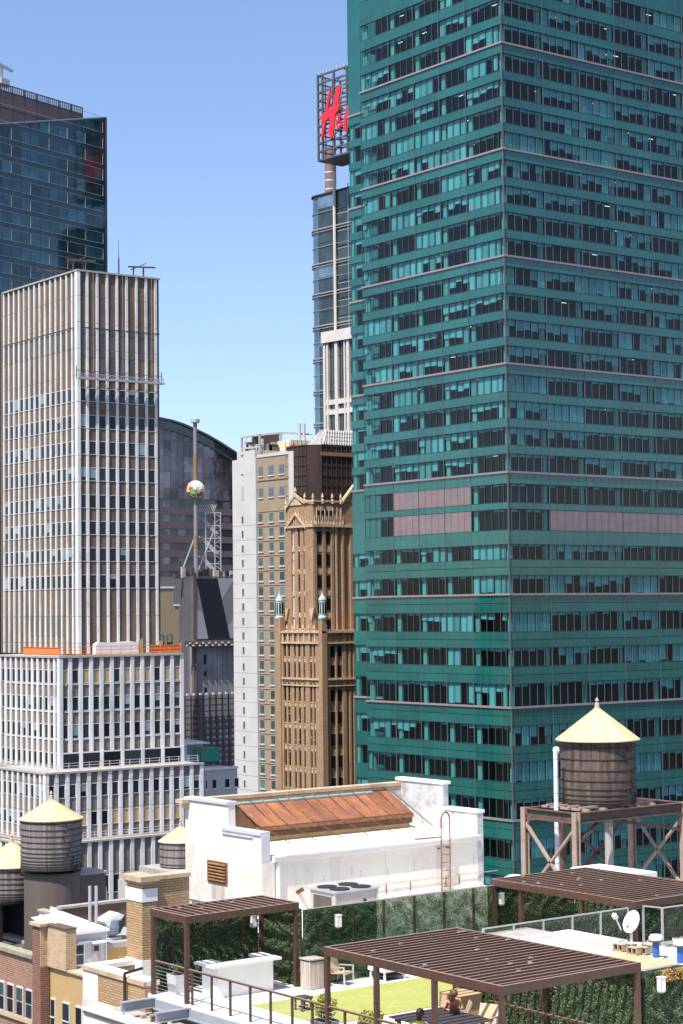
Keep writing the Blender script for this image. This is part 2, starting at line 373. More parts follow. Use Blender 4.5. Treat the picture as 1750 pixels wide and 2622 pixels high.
for zb, zt, lv in FL[:19]:
    for face, lim in (('L', 33), ('R', 42)):
        for k in range(4):
            if rnd.random() < .5:
                s0 = rnd.uniform(2.5, lim - 2); d0 = rnd.uniform(1.0, 2.4)
                fadd(lamps, face, s0, s0 + 1.1, d0, d0 + .16, zt - .03, zt + .01)
lamps.build('ceiling_lamps', lampm, GT, kind='stuff')
# mullions, sills and belts
for face in 'LR':
    ed = edL if face == 'L' else edR; bays = bayL if face == 'L' else bayR
    for e in ed[1:]:
        if face == 'R' and e > 45: continue
        big = any(abs(e - m_) < .2 for m_ in bays) and not (face == 'L' and e > 30)
        w = .06 if big else .02
        fbox('mullion', mull, face, e - w, e + w, -.10 if big else -.07, .05, BOT, TOP - 1)
    end = GL if face == 'L' else 46
    for zb, zt, lv in FL:
        fbox('sill', tealdark, face, .32, end, -.07, .2, zb - .035, zb + .05)
        fbox('head_joint', tealdark, face, .32, end, -.07, .2, zt - .05, zt + .03)
    for B in BELTS:
        fbox('belt_course', belt, face, -.28 if face == 'R' else .005, end + .1, -.24, .0, B - .0, B + .30)
bx('corner_mullion', mull, GT, -.14, .06, -.14, .06, BOT, TOP - 1)
# louvre panels
def louvre(face, a, b, z0, z1):
    p = fbox('louvre_panel', louv, face, a + .08, b - .08, .02, .10, z0, z1)
    sl = MB(); z = z0 + .06
    while z < z1 - .1: fadd(sl, face, a + .09, b - .09, -.05, .02, z, z + .07); z += .16
    off = ORG[p]; o = link('louvre_slats', sl.mesh(louv, off), p, off); o['kind'] = 'stuff'
for a, b in ((8.54, 14.97), (14.97, 21.36), (21.36, 27.8)):
    louvre('L', a, b, 28.75, 31.7); louvre('L', a, b, 24.5, 27.8)
for a, b in zip(bayR, bayR[1:-1] ): louvre('R', a, b, 24.5, 27.8)
# set-back wing past the far end of the left face
WX = 7.9
bx('wing_wall', troom, GT, WX + 2.5, 40, 35.6, 49.0, BOT, 150)
for z0, z1 in [(98.35, 152)] + bands[4:]:
    bx('wing_spandrel', teal, GT, WX, WX + .3, 35.5, 49.1, z0, z1)
for zb, zt, lv in FL[3:]:
    if lv: continue
    bx('window_pane', tpane, GT, WX + .06, WX + .08, 35.5, 47.68, zb, zt); bx('window_pane', tpane, GT, WX + .06, WX + .08, 47.76, 49.08, zb, zt); bx('wing_column', tcol, GT, WX + .3, WX + .6, 47.75, 48.8, zb, zt)
    if rnd.random() < .75: bx('window_blind', tblind, GT, WX + .25, WX + .27, 42, 47.6, zt - (zt - zb) * rnd.uniform(.15, .6), zt)
    bx('mullion', mull, GT, WX - .06, WX + .06, 47.68, 47.76, zb, zt)
for zb, zt, lv in [f for f in FL if f[2]]: bx('wing_spandrel', teal, GT, WX, WX + .3, 35.5, 49.1, zb, zt)
bx('wing_lower_wall', teal, GT, WX, WX + .3, 35.5, 49.1, BOT, zs[-1][0])
bx('wing_end_wall', teal, GT, WX + .3, 40, 48.8, 49.1, BOT, 152)
for B in BELTS: bx('belt_course', belt, GT, WX - .18, WX, 35.5, 49.2, B - .02, B + .34)
# ------------------------------------------------------------------ brown brick tower with white pilasters, stepping out in tiers
WT = thing('pilaster_tower', 'brown brick stepped tower with white vertical pilasters on the left side', 'building', (119.32, 210.88, 0), R(-1), local=True)
wr = random.Random(3)
_win = {}
def window(par, face, s0, s1, z0, z1, cx, cy, fm=None, pmat_=None, depth=.16):
    """recessed window in a tier: frame with a pane behind it as sub-part (and a shade in some)"""
    fm = fm or wframe; w, h = s1 - s0, z1 - z0; k = (face, round(w, 2), round(h, 2), fm.name)
    if k not in _win:
        mb = MB(); t = .07
        for a, b, c, d in ((0, t, 0, h), (w - t, w, 0, h), (t, w - t, 0, t), (t, w - t, h - t, h)):
            mb.box(0, .10, a, b, c, d) if face == 'L' else mb.box(a, b, 0, .10, c, d)
        _win[k] = mb.mesh(fm)
    at = (cx + depth - .08, cy + s0, z0) if face == 'L' else (cx + s0, cy + depth - .08, z0)
    f = link('window', _win[k], par, at)
    pm_ = pmat_ or wpane
    if face == 'L': bx('pane', pm_, f, at[0] + .05, at[0] + .07, cy + s0 + .06, cy + s1 - .06, z0 + .06, z1 - .06)
    else: bx('pane', pm_, f, cx + s0 + .06, cx + s1 - .06, at[1] + .05, at[1] + .07, z0 + .06, z1 - .06)
    return f
def tier(cx, cy, nR, nL, pR, pL, z0, z1, joints, wR=.44, extra=.0, depthR=22, cap=True, bm=None):
    """one tier: brick body, white pilasters on both faces; returns the two lists of bay intervals"""
    xr = cx + nR * pR + extra; yl = cy + nL * pL + .3
    bx('brick_wall', bm or wbrick, WT, cx + .16, xr, cy + .16, max(yl, cy + depthR), z0, z1)
    def pil(face, c, w):
        mb = MB(); zz = [z0] + [j for j in sorted(joints) if z0 + .2 < j < z1 - .2] + [z1 - .12]
        for a, b in zip(zz, zz[1:]):
            if face == 'L': mb.box(cx - .02, cx + .2, c - w / 2, c + w / 2, a + .025, b - .025)
            else: mb.box(c - w / 2, c + w / 2, cy - .02, cy + .2, a + .025, b - .025)
        mb.build('pilaster', wstone, WT)
    zz = [z0] + [j for j in sorted(joints) if z0 + .2 < j < z1 - .2] + [z1 - .12]
    mb = MB()
    for a, b in zip(zz, zz[1:]): mb.box(cx - .07, cx + .40, cy - .07, cy + .62, a + .025, b - .025)
    mb.build('corner_pilaster', wstone, WT)
    for i in range(1, nR + 1): pil('R', cx + i * pR, wR)
    for i in range(1, nL + 1): pil('L', cy + i * pL, wR * .88)
    if cap:
        bx('coping', concrete, WT, cx - .12, xr + .1, cy - .12, cy + .5, z1 - .1, z1 + .12)
        bx('coping', concrete, WT, cx - .12, cx + .5, cy + .5, yl, z1 - .1, z1 + .12)
    bR = [(i * pR + (wR / 2 if i else .42), (i + 1) * pR - wR / 2) for i in range(nR)]
    bL = [(i * pL + (wR / 2 if i else .64), (i + 1) * pL - wR / 2) for i in range(nL)]
    return bR, bL
# --- upper tower
J = [56.3 - 3.4 * k for k in range(1, 15)]
bR, bL = tier(0, 0, 8, 14, 1.445, 1.487, 7.3, 56.1, J, .33, .55)
ROWS = [41.15, 37.72, 34.39, 31.02, 27.55, 24.19, 20.79, 17.38]
def fitwin(face, a, b, zt, h, cx, cy):
    f = window(WT, face, a + .02, b - .02, zt - h, zt, cx, cy)
    if wr.random() < .2:
        d = wr.uniform(.3, .95) * h
        if face == 'L': bx('shade', wblind, f, cx + .118, cx + .124, cy + a + .09, cy + b - .09, zt - d, zt - .07)
        else: bx('shade', wblind, f, cx + a + .09, cx + b - .09, cy + .118, cy + .124, zt - d, zt - .07)
    return f
for zt in ROWS:
    for a, b in bR: fitwin('R', a, b, zt, 1.75, 0, 0)
    for a, b in bL: fitwin('L', a, b, zt, 1.75, 0, 0)
for face, bays in (('R', bR), ('L', bL)):
    for i, (a, b) in enumerate(bays):
        if face == 'R':
            bx('sooty_panel', darkpanel, WT, a, b, .12, .155, 45.2, 48.9)
            if 2 <= i <= 5: bx('sooty_panel', darkpanel, WT, a, b, .115, .15, 42.2, 44.9)
        else: bx('sooty_panel', darkpanel, WT, .12, .155, a, b, 46.3, 48.7)
        if face == 'L' and 1 < i < 9: bx('sooty_panel', darkpanel, WT, .12, .155, a, b, 9.6, 12.3)
bx('floor_joint', wjoint, WT, -.08, 12.1, -.055, -.04, 48.78, 48.9); bx('floor_joint', wjoint, WT, -.055, -.04, -.08, 20.8, 48.78, 48.9)
bx('roof_parapet', terracotta, WT, 11.6, 12.15, .3, 21, 55.9, 56.25)
# --- middle tier
T2x, T2y = -5.57, -5.5
b2R, b2L = tier(T2x, T2y, 12, 12, 1.452, 1.47, -6.6, 7.15, [], .5, .1, bm=wbrick2)
bx('terrace_floor', concrete, WT, T2x + .3, T2x + 17.4, T2y + .3, 16, 7.15, 7.2)
for a, b in b2R:
    f = window(WT, 'R', a + .02, b - .02, 3.9, 5.6, T2x, T2y, pmat_=boards if wr.random() < .85 else wpane)
    for zt, h in ((2.28, 1.72), (-1.06, 1.75)): fitwin('R', a, b, zt, h, T2x, T2y)
for i, (a, b) in enumerate(b2L):
    window(WT, 'L', a + .02, b - .02, 3.9, 5.6, T2x, T2y)
    for zt, h in ((2.28, 1.72), (-1.06, 1.75)): fitwin('L', a, b, zt, h, T2x, T2y)
    window(WT, 'L', a + .02, b - .02, -6.3, -4.5, T2x, T2y)
for z_ in (3.82, .50, -2.87):
    bx('sill_course', wstone, WT, T2x + .7, T2x + 17.4, T2y + .06, T2y + .155, z_ - .1, z_ + .02)
    bx('sill_course', wstone, WT, T2x + .06, T2x + .155, T2y + .7, T2y + 14.7, z_ - .1, z_ + .02)
for k in range(6):                                       # shop-like glazing on the terrace, two bays each
    a = T2x + k * 2 * 1.452 + .3; b = a + 2 * 1.452 - .62
    f = bx('terrace_glazing', wframe, WT, a, b, T2y - .06, T2y - .0, -4.62, -4.45)
    bx('pane', wpane, f, a, b, T2y - .058, T2y + .02, -6.4, -4.63)
    bx('glazing_post', wstone, WT, b, b + .5, T2y - .09, T2y + .1, -6.5, -4.45)
# --- lower tiers
T3x, T3y = -9.6, -9.5
b3R, b3L = tier(T3x, T3y, 15, 10, 1.452, 1.45, -14.6, -6.5, [-7.7, -11.1], .5, .25, bm=wbrick2)
bx('terrace_floor', concrete, WT, T3x + .3, T3x + 21.9, T3y + .3, 4, -6.5, -6.45)
for i, (a, b) in enumerate(b3R):
    fitwin('R', a, b, -7.95, 1.6, T3x, T3y)
    window(WT, 'R', a + .02, b - .02, -13.0, -11.3, T3x, T3y, pmat_=boards if wr.random() < .8 else wpane)
for a, b in b3L: fitwin('L', a, b, -7.95, 1.6, T3x, T3y); fitwin('L', a, b, -11.4, 1.6, T3x, T3y)
T4x, T4y = -12.6, -12.4
b4R, b4L = tier(T4x, T4y, 17, 6, 1.452, 1.45, -79.9, -14.5, [-18.3 - 3.4 * k for k in range(8)], .5, .2, bm=wbrick2)
for a, b in b4R:
    for zt in (-18.6, -22.0, -25.4): window(WT, 'R', a + .02, b - .02, zt - 2.2, zt, T4x, T4y)
for a, b in b4L:
    for zt in (-18.6, -22.0): window(WT, 'L', a + .02, b - .02, zt - 2.2, zt, T4x, T4y)
def terrace_rail(cx, cy, L, z, n):
    mb = MB()
    for k in range(3): mb.bar((cx, cy, z + .35 + .32 * k), (cx + L, cy, z + .35 + .32 * k), .05, .05)
    o = mb.build('railing', wframe, WT)
    for i in range(n): bx('post', wframe, o, cx + L * i / (n - 1) - .03, cx + L * i / (n - 1) + .03, cy - .03, cy + .03, z, z + 1.05)
    mb = MB()
    for k in range(3): mb.bar((cx, cy, z + .35 + .32 * k), (cx, cy + L * .6, z + .35 + .32 * k), .05, .05)
    mb.build('railing', wframe, WT)
terrace_rail(T3x + .6, T3y + .6, 21, -6.45, 16); terrace_rail(T4x + .6, T4y + .6, 23, -14.5, 16)

# things on the tower
def wpt(x, y, z): return WT.matrix_basis @ Vector((x, y, z))
def wthing(name, label, cat, x, y, z, group=None):
    c, s = math.cos(R(-1)), math.sin(R(-1))
    return thing(name, label, cat, (119.32 + c * x - s * y, 210.88 + s * x + c * y, z), R(-1), group, local=True)
orange = pm('orange_netting', (.80, .16, .035), .8, (.86, .26, .06), 3)
ob = wthing('safety_barrier', 'orange netting barrier along the ledge below the pilaster tower', 'barrier', T2x, T2y, 7.2)
for i in range(13): bx('post', orange, ob, i * 1.44 - .03, i * 1.44 + .03, .10, .16, 0, 1.25)
for k in range(3): bx('rail', orange, ob, 0, 17.3, .11, .15, .3 + .42 * k, .36 + .42 * k)
bx('net', orange, ob, 13.2, 17.3, .17, .18, .25, 1.15)
bx('rail', orange, ob, .1, .15, .2, 10, .3, .36); bx('rail', orange, ob, .1, .15, .2, 10, 1.1, 1.16); bx('net', orange, ob, .17, .18, .2, 10, .2, 1.1)
bx('toe_board', boards, ob, 0, 17.3, .0, .08, -.02, .2)
tp = wthing('tarpaulin_stack', 'white sheet-covered stack behind the orange barrier', 'tarpaulin', T2x + 5.4, T2y + .8, 7.2)
tpm = pm('white_tarp', (.78, .76, .76), .7, (.70, .68, .68), 2)
MB().prism([(0, 0), (6.2, 0), (6.1, 1.55), (5.2, 1.72), (3.0, 1.6), (.5, 1.68), (.05, 1.4)], 1, 0, .8).build('cover', tpm, tp)
bx('plywood_sheet', boards, tp, 6.3, 6.9, .2, .3, 0, 2.0); bx('plywood_sheet', boards, tp, 9.2, 9.8, .2, .3, 0, 1.7)
# suspended scaffold
ss = wthing('work_platform', 'long suspended work platform hanging across the pilaster tower', 'scaffold', -.45, -1.1, 42.2)
alum = pm('scaffold_alloy', (.42, .41, .43), .45, metal=.3)
bx('platform_deck', alum, ss, 0, 12.6, 0, .7, -.1, .0); bx('toe_rail', alum, ss, 0, 12.6, -.06, 0, -.12, .14)
bx('top_rail', alum, ss, 0, 12.6, -.05, .0, .52, .60); bx('back_rail', brownsteel, ss, 0, 12.6, .62, .68, 1.0, 1.08)
mb = MB()
for i in range(21):
    mb.bar((i * .6, -.02, .05), (i * .6 + .3, -.02, .55), .05, .05); mb.bar((i * .6 + .3, -.02, .55), (i * .6 + .6, -.02, .05), .05, .05)
mb.build('lattice', alum, ss)
for i in (0, 4.1, 8.4, 12.5): bx('post', darkpanel, ss, i, i + .1, .6, .7, 0, 1.6)
for x in (2.3, 6.6, 10.9): MB().tube((x, .3, .9), (x, .3, 13.6), .025, 4).build('hoist_rope', alum, ss)
# roof gear
def davit(x, y, label):
    t = wthing('roof_davit', label, 'davit', x, y, 56.2, 'roof davits on the pilaster tower')
    mb = MB(); mb.bar((-.9, 0, 0), (-.9, 0, 1.3), .16, .16); mb.bar((.6, 0, 0), (.6, 0, 1.3), .16, .16); mb.build('stand', brownsteel, t)
    MB().bar((-1.7, 0, 1.25), (2.2, -.3, 1.45), .14, .2).build('arm', brownsteel, t); MB().bar((-1.2, .2, .9), (.9, -.2, 1.9), .1, .1).build('brace', brownsteel, t)
davit(9.6, .8, 'steel davit frame at the right end of the pilaster tower roof')
davit(.8, .9, 'steel davit frame over the near corner of the pilaster tower roof')
davit(1.0, 9.5, 'steel davit frame on the long left roof edge of the pilaster tower')
an = wthing('roof_antenna', 'thin whip antenna rising from the pilaster tower roof', 'antenna', 6.9, 1.5, 56.2)
MB().tube((0, 0, 0), (0, 0, 2.4), .12, 6, .1).build('mast', brownsteel, an); MB().tube((0, 0, 2.4), (0, 0, 4.6), .05, 5, .03).build('whip', brownsteel, an)

# ------------------------------------------------------------------ dark glass tower at the left edge
navy = glassy('navy_teal_glass', (.015, .068, .080), (.030, .112, .126), .05, .9, rnd=.65, wave=.3, metal=.25)
navysp = glassy('navy_spandrel_glass', (.012, .048, .058), (.018, .066, .074), .08, .8, rnd=.3, wave=.3, metal=.2)
paleline = pm('pale_metal_line', (.46, .42, .40), .5)
crownm = pm('brown_screen', (.17, .115, .115), .7, (.21, .15, .15), .5, (1, 1, .1), rnd=.1)
crowndark = pm('brown_screen_frame', (.085, .060, .065), .7)
DG = thing('glass_tower', 'dark blue glass tower with a slanted top and brown screen, at the left edge', 'building', (239.36, 408.63, 0), R(17), local=True)
def rooft(s): return 136.6 + s * .2487
MB().prism([(-70, -80), (-.02, -80), (-.02, rooft(-.02) - .3), (-70, rooft(-70) - .3)], 1, .12, 40).build('body', navysp, DG)
dr = random.Random(8)
fz = [124.4 - 4.0 * k + 12 for k in range(0, 26)]
for z in fz:
    for i in range(14):
        s1 = -1.0 - i * 3.15; s0 = s1 - 3.05
        ztop = min(z + 2.55, rooft(s0) - .5)
        if ztop - z > .5: bx('window_pane', navy, DG, s0, s1, 0, .1, z, ztop)
    if z < 137:
        s_lim = min(0, (z - 136.6) / .2487 + 0) if z > 136.6 else 0
        bx('floor_line', paleline, DG, -46, -1.0 if z < 136 else -2, -.06, .0, z - .12, z - .02)
        bx('floor_line', paleline, DG, -46, -1.0 if z + 2.6 < rooft(-46) else min(-1.0, -1.0), -.06, .0, z + 2.6, z + 2.68) if z + 2.7 < rooft(-40) else None
    for j in range(7):
        if dr.random() < .6:
            s = -1.0 - j * 6.3
            if z + 2.6 < rooft(s): bx('vertical_line', paleline, DG, s - .07, s + .07, -.06, .0, z, z + 2.6)
MB().prism([(-70, rooft(-70) - .3), (0, rooft(0) - .3), (0, rooft(0)), (-70, rooft(-70))], 1, -.05, .6).build('roof_edge', paleline, DG)
bx('corner_strip', crowndark, DG, 0, .55, -.05, 35, -80, 136.5)
# crown
for i in range(9):
    s0 = -41 + i * 4.0; bx('screen_panel', crownm, DG, s0, s0 + 3.9, 3, 3.2, 120, 136.6)
    bx('screen_post', crowndark, DG, s0 + 3.9, s0 + 4.05, 2.9, 3.3, 120, 138.2)
for i in range(52): bx('screen_slat', crowndark, DG, -41 + i * .7, -40.8 + i * .7, 2.93, 3.1, 136.6, 138.2)
for z in (128, 132.5, 136.5, 138.1): bx('screen_rail', crowndark, DG, -41, -5, 2.9, 3.0, z, z + .25)
rc = thing('roof_crane', 'small pale roof crane on the brown crown of the left tower', 'crane', (208.4, 402.5, 138.3), R(17), local=True)
bx('base', wframe, rc, -1.2, 1.6, 0, 1.4, -.3, 1.5); MB().bar((-.6, .5, 0), (-.6, .5, 4.5), .5, .5).build('post', wframe, rc)
MB().bar((-5, .5, 5.4), (3.0, .5, 4.0), .6, .55).build('jib', wframe, rc)

# ------------------------------------------------------------------ hotel with the blank white wall
cream = pm('pale_panel_wall', (.54, .52, .495), .8, (.49, .47, .45), .25, c3=(.52, .50, .48), ns3=.2, lo3=.55, hi3=.8)
tanwall = pm('tan_panel_wall', (.33, .25, .17), .8, (.29, .22, .15), .3)
bluepane = glassy('blue_green_pane', (.07, .135, .145), (.03, .06, .066), .08, .7, rnd=.5, wave=.1)
HT = thing('hotel_tower', 'slim hotel tower with a blank cream side wall and tan window wall', 'building', (212.95, 305.46, 0), local=True)
bx('cream_wall', cream, HT, -.5, 14, .0, 8.1, -80, 42.6); bx('cream_upper_wall', cream, HT, -.49, 10, .25, 6.4, 42.6, 44.2)
bx('tan_wall', tanwall, HT, .0, 17, -10.5, -.01, -80, 42.9); bx('pale_pier', cream, HT, -.1, 17, -12.1, -10.51, -80, 43.1)
bx('parapet', cream, HT, -.12, 0, -10.5, -.02, 42.6, 43.2); bx('tan_ledge', tanwall, HT, -.15, 0, -10.4, -.02, 38.0, 38.2)
for k in range(19):
    z = 31.4 - 2.86 * k - (.35 if k > 9 else 0)
    w_ = bx('slit_window', wframe, HT, -.54, -.49, 4.15, 5.0, z - 1.5, z + .02); bx('pane', darkpanel, w_, -.56, -.54, 4.25, 4.9, z - 1.42, z - .05)
    bx('joint', darkpanel, HT, -.512, -.50, .0, 8.1, z - 1.98, z - 1.94)
v_ = bx('vent', acm, HT, -.53, -.5, 4.1, 4.95, 34.4, 37.25); bx('vent', darkpanel, HT, -.53, -.5, 4.2, 4.9, 39.4, 39.7); bx('vent', darkpanel, HT, -.53, -.5, 4.2, 4.9, 43.2, 43.5)
for z in (39.0, 34.75):
    for a, b in ((-1.85, -.35), (-5.4, -3.75), (-8.95, -7.25)):
        w_ = bx('louvre_window', slate, HT, -.05, .0, a, b, z, z + 1.9)
        for q in range(5): bx('louvre', slate, w_, -.12, -.05, a + .1, b - .1, z + .12 + .35 * q, z + .34 + .35 * q)
        bx('window_sill', cream, HT, -.16, .0, a - .1, b + .1, z - .28, z - .03)
for k in range(20):
    z = 29.95 - 2.87 * k
    for c, (a, b) in enumerate(((-1.75, -.2), (-5.4, -3.8), (-8.9, -7.2))):
        w_ = bx('window', acm, HT, -.06, .0, a, b, z, z + 1.75); bx('pane', bluepane, w_, -.075, -.06, a + .07, b - .07, z + .07, z + 1.68)
        bx('window_sill', cream, HT, -.18, .0, a - .1, b + .1, z - .3, z - .05)
    bx('tan_ledge', tanwall, HT, -.10, .0, -10.4, -.02, z + 1.95, z + 2.05)
rf_ = thing('roof_frame', 'open steel equipment frame on the hotel roof', 'steel frame', (213.2, 312.0, 44.2), local=True)
for p, q in (((.5, 0, 0), (.5, 0, 3.0)), ((.5, -6.3, -1), (.5, -6.3, 3.2)), ((7, -4.4, -1), (7, -4.4, 4.0)), ((9, 0, 0), (9, 0, 3.6))): MB().bar(p, q, .35, .35).build('post', acm, rf_)
for z in (.7, 3.0):
    MB().bar((.5, 0, z), (7, -4.4, z + .9), .3, .35).build('beam', acm, rf_); MB().bar((.5, -6.3, z), (.5, 0, z), .3, .35).build('beam', acm, rf_); MB().bar((7, -4.4, z + .9), (13, -7, z + .6), .3, .35).build('beam', acm, rf_)
MB().prism([(0, 1.2), (6.5, 1.8), (6.5, 3.6), (0, 2.8)], 1, -4.5, -4.3).build('screen', crowndark, rf_)
for k in range(3): MB().tube((2 + 1.6 * k, -5 + k, 0), (2 + 1.6 * k, -5 + k, 2.4), .35, 8).build('duct', acm, rf_)
for k in range(14):
    x = .6 + (k % 5) * 1.9; y = -1.0 - (k * 1.37) % 6.5; bx('machine', (darkpanel, crowndark, acm, blackm)[k % 4], rf_, x, x + 1.5, y - .9, y, -.9 if y < -1 else 0, .9 + .5 * (k % 3))
for k in range(7): MB().bar((.6 + .9 * k, -.6 * k, .7 + .13 * k), (1.5 + .9 * k, -.6 * k - .6, 3.0 + .13 * k), .12, .12).build('brace', acm, rf_)
mbx = thing('plant_room', 'cream rooftop plant room beside a red panel on the hotel', 'plant room', (219.2, 303.0, 42.9), local=True)
bx('wall', pm('cream_metal', (.66, .60, .44), .6), mbx, 0, 10, .0, 5.2, -.0, 3.4); bx('red_panel', pm('red_panel', (.42, .02, .02), .6), mbx, -.05, 0, -1.6, -.0, .0, 2.4)
st = thing('exhaust_stacks', 'pair of tall steel exhaust stacks behind the hotel roof', 'chimney', (223.2, 305.2, 44.0), local=True)
for dx, dy in ((0, .3), (.75, -.25)): MB().ring([(.0, 5.9), (.33, 5.9), (.33, 0)], 12, (dx, dy, 0)).build('flue', alu, st, smooth=False)

# ------------------------------------------------------------------ neo-gothic brick tower
gbrick = brick('golden_brown_brick', (.375, .225, .128), (.265, .150, .082), (.31, .21, .14), .5, .16, .02, (.40, .26, .14), .6, .45, .72)
gstone = pm('buff_terracotta', (.60, .46, .31), .75, (.42, .30, .19), 1.6, c3=(.20, .14, .09), ns3=1.1, lo3=.55, hi3=.82)
gdark = glassy('deep_window', (.012, .010, .010), None, .3, .2, rnd=.6, wave=.1)
copper = pm('pale_copper', (.30, .44, .43), .6, (.48, .54, .52), 2)
GB = thing('gothic_tower', 'golden brown neo-gothic brick tower with pinnacles and shrouded top', 'building', (210.8, 281.93, 0), local=True)
bx('lower_wall', gbrick, GB, .35, 16, .35, 14.6, -80, 8.9)
colsL = [(11.6, 12.4), (10.27, 11.06), (8.42, 9.08), (6.95, 7.7), (5.42, 6.07), (3.36, 4.0), (2.2, 2.84)]
rowsL = [(3.97, 6.26), (0.0, 2.6)] + [(-4.41 - 4.05 * k, -1.67 - 4.05 * k) for k in range(7)]
edges = [0.0] + [e for c in sorted(colsL) for e in c] + [14.6]
for a, b in zip(edges[::2], edges[1::2]):                # brick piers between the window slots
    bx('pier', gbrick, GB, -.06 if b - a > 1.4 else .0, .36, a, b, -80, 8.4)
for z0, z1 in rowsL:
    for a, b in colsL:
        w_ = bx('window', gdark, GB, .26, .34, a + .02, b - .02, z0, z1); bx('window_sill', gstone, w_, .10, .26, a, b, z0 - .18, z0)
    for a, b in colsL: bx('spandrel_tile', gstone, GB, .16, .35, a, b, z0 - 1.0, z0 - .35)
colsR = [(1.87, 2.96), (3.47, 4.58)]
rowsR = [(3.86, 6.06), (0.0, 2.56)] + [(-4.4 - 4.06 * k, -2.0 - 4.06 * k) for k in range(7)]
for a, b in ((0, 1.75), (3.05, 3.38), (4.68, 5.5), (6.2, 6.6), (7.2, 16)): bx('pier', gbrick, GB, a, b, 0, .36, -80, 8.4)
for z0, z1 in rowsR:
    for a, b in colsR:
        w_ = bx('window', gstone, GB, a, b, .24, .34, z0, z1); bx('pane', gdark, w_, a + .1, b - .1, .20, .24, z0 + .08, z1 - .1)
for z0, z1, d in ((8.4, 8.75, .35), (6.4, 6.7, .3), (-.32, -.02, .28), (-1.5, -1.3, .22)):
    bx('cornice', gstone, GB, -d, 16, -d, .35, z0, z1); bx('cornice', gstone, GB, -d, .35, .35, 12.8, z0, z1)
for k in range(7): bx('corbel', gstone, GB, -.2, .05, 2.0 + k * 1.7, 2.4 + k * 1.7, 6.7, 8.4)
bx('corner_pier', gbrick, GB, -.35, .8, -.35, .8, -80, 11.4); bx('corner_pier', gbrick, GB, -.35, .8, 12.9, 14.9, -80, 11.4)
for k in range(6): MB().ring([(0, 1.3), (.16, .9), (.22, .45), (.12, .2), (.26, 0)], 6, (.1, 2.6 + k * 1.75, 8.75)).build('finial', gstone, GB)
# upper shaft
UX, UY = 1.83, 4.89
bx('upper_wall', gbrick, GB, UX + .3, 16, UY + .3, UY + 9.0, 8.9, 33.0)
ucL = [(6.2, 7.0), (4.4, 5.05), (2.72, 3.28)]
ue = [0.0] + [e for c in sorted(ucL) for e in c] + [8.8]
for i, (a, b) in enumerate(zip(ue[::2], ue[1::2])): bx('pier', gbrick, GB, UX - (.15 if b - a > 1.5 else 0), UX + .31, UY + a, UY + b, 8.9, 29)
for z0, z1 in ((24.7, 28.2), (20.4, 23.7), (16.2, 19.3), (12.2, 15.1), (9.2, 11.0)):
    for a, b in ucL:
        w_ = bx('window', gdark, GB, UX + .22, UX + .29, UY + a + .02, UY + b - .02, z0, z1); bx('window_sill', gstone, w_, UX + .05, UX + .22, UY + a, UY + b, z0 - .9, z0)
ucR = [(.73, 2.02), (2.84, 4.02)]
for a, b in ((0, .65), (2.1, 2.76), (4.1, 4.7), (5.1, 5.45), (6.7, 7.1), (8.6, 9.2)): bx('pier', gbrick if b - a > .38 else gstone, GB, UX + a, UX + b, UY - .12, UY + .31, 8.9, 29)
for z0, z1 in ((25.0, 27.6), (20.8, 23.3), (16.7, 19.2), (12.5, 15.0), (9.0, 10.9)):
    for a, b in ucR:
        w_ = bx('window', gstone, GB, UX + a, UX + b, UY + .18, UY + .3, z0, z1); bx('pane', gdark, w_, UX + a + .1, UX + b - .1, UY + .14, UY + .18, z0 + .1, z1 - .1)
        bx('spandrel_tile', gstone, GB, UX + a, UX + b, UY + .12, UY + .3, z0 - 1.4, z0 - .3)
# crown: parapet, gable, pinnacles
bx('crown_band', gstone, GB, UX - .3, 16, UY - .4, UY + .3, 28.3, 28.7); bx('crown_band', gstone, GB, UX - .4, UX + .3, UY - .4, UY + 8.9, 28.3, 28.7)
bx('crown_wall', gbrick, GB, UX, 16, UY, UY + .35, 28.7, 33); bx('crown_wall', gbrick, GB, UX, UX + .35, UY + .35, UY + 8.8, 28.7, 32.6)
for a in (1.0, 1.55, 2.1, 3.1, 3.65, 4.2):
    bx('crown_window', gdark, GB, UX + a, UX + a + .4, UY - .05, UY, 29.4, 31.4); bx('tracery', gstone, GB, UX + a - .06, UX + a + .46, UY - .08, UY, 31.4, 32.4)
bx('crown_coping', gstone, GB, UX - .2, UX + 7.0, UY - .25, UY + .4, 33.0, 33.35)
MB().prism([(UY + 3.6, 32.6), (UY + 5.6, 34.5), (UY + 7.8, 32.6)], 0, UX - .2, UX + .5).build('gable', gstone, GB)
MB().prism([(UY - .2, 33.0), (UY + .3, 33.3), (UY + 3.0, 33.6), (UY + 5.6, 34.9), (UY + 8.6, 32.4), (UY + 8.6, 31.9), (UY + 5.6, 34.3), (UY + 3.0, 32.9)], 0, UX - .35, UX - .1).build('gable_coping', gstone, GB)
MB().prism([(UX + 7, 33.1), (UX + 9.8, 36.2), (UX + 14, 36.2), (UX + 14, 33.1)], 1, UY - .1, UY + .6).build('gable', gbrick, GB)
MB().prism([(UX + 6.9, 33.0), (UX + 9.8, 36.2), (UX + 9.8, 36.7), (UX + 6.9, 33.5)], 1, UY - .35, UY + .5).build('gable_coping', gstone, GB)
for x, y, z in ((UX + 2.1, UY - .1, 33.3), (UX + 4.4, UY - .1, 33.3), (UX + 6.4, UY - .1, 33.3), (UX, UY + .1, 33.2), (UX - .1, UY + 5.6, 34.7), (UX - .1, UY + 8.7, 32.4), (UX + 9.9, UY - .1, 36.4), (UX - .1, UY + 2.6, 33.4)):
    MB().ring([(0, 1.5), (.2, 1.0), (.3, .6), (.16, .3), (.34, 0), (.34, -.6)], 6, (x, y, z)).build('pinnacle', gstone, GB)
gr_ = random.Random(17)
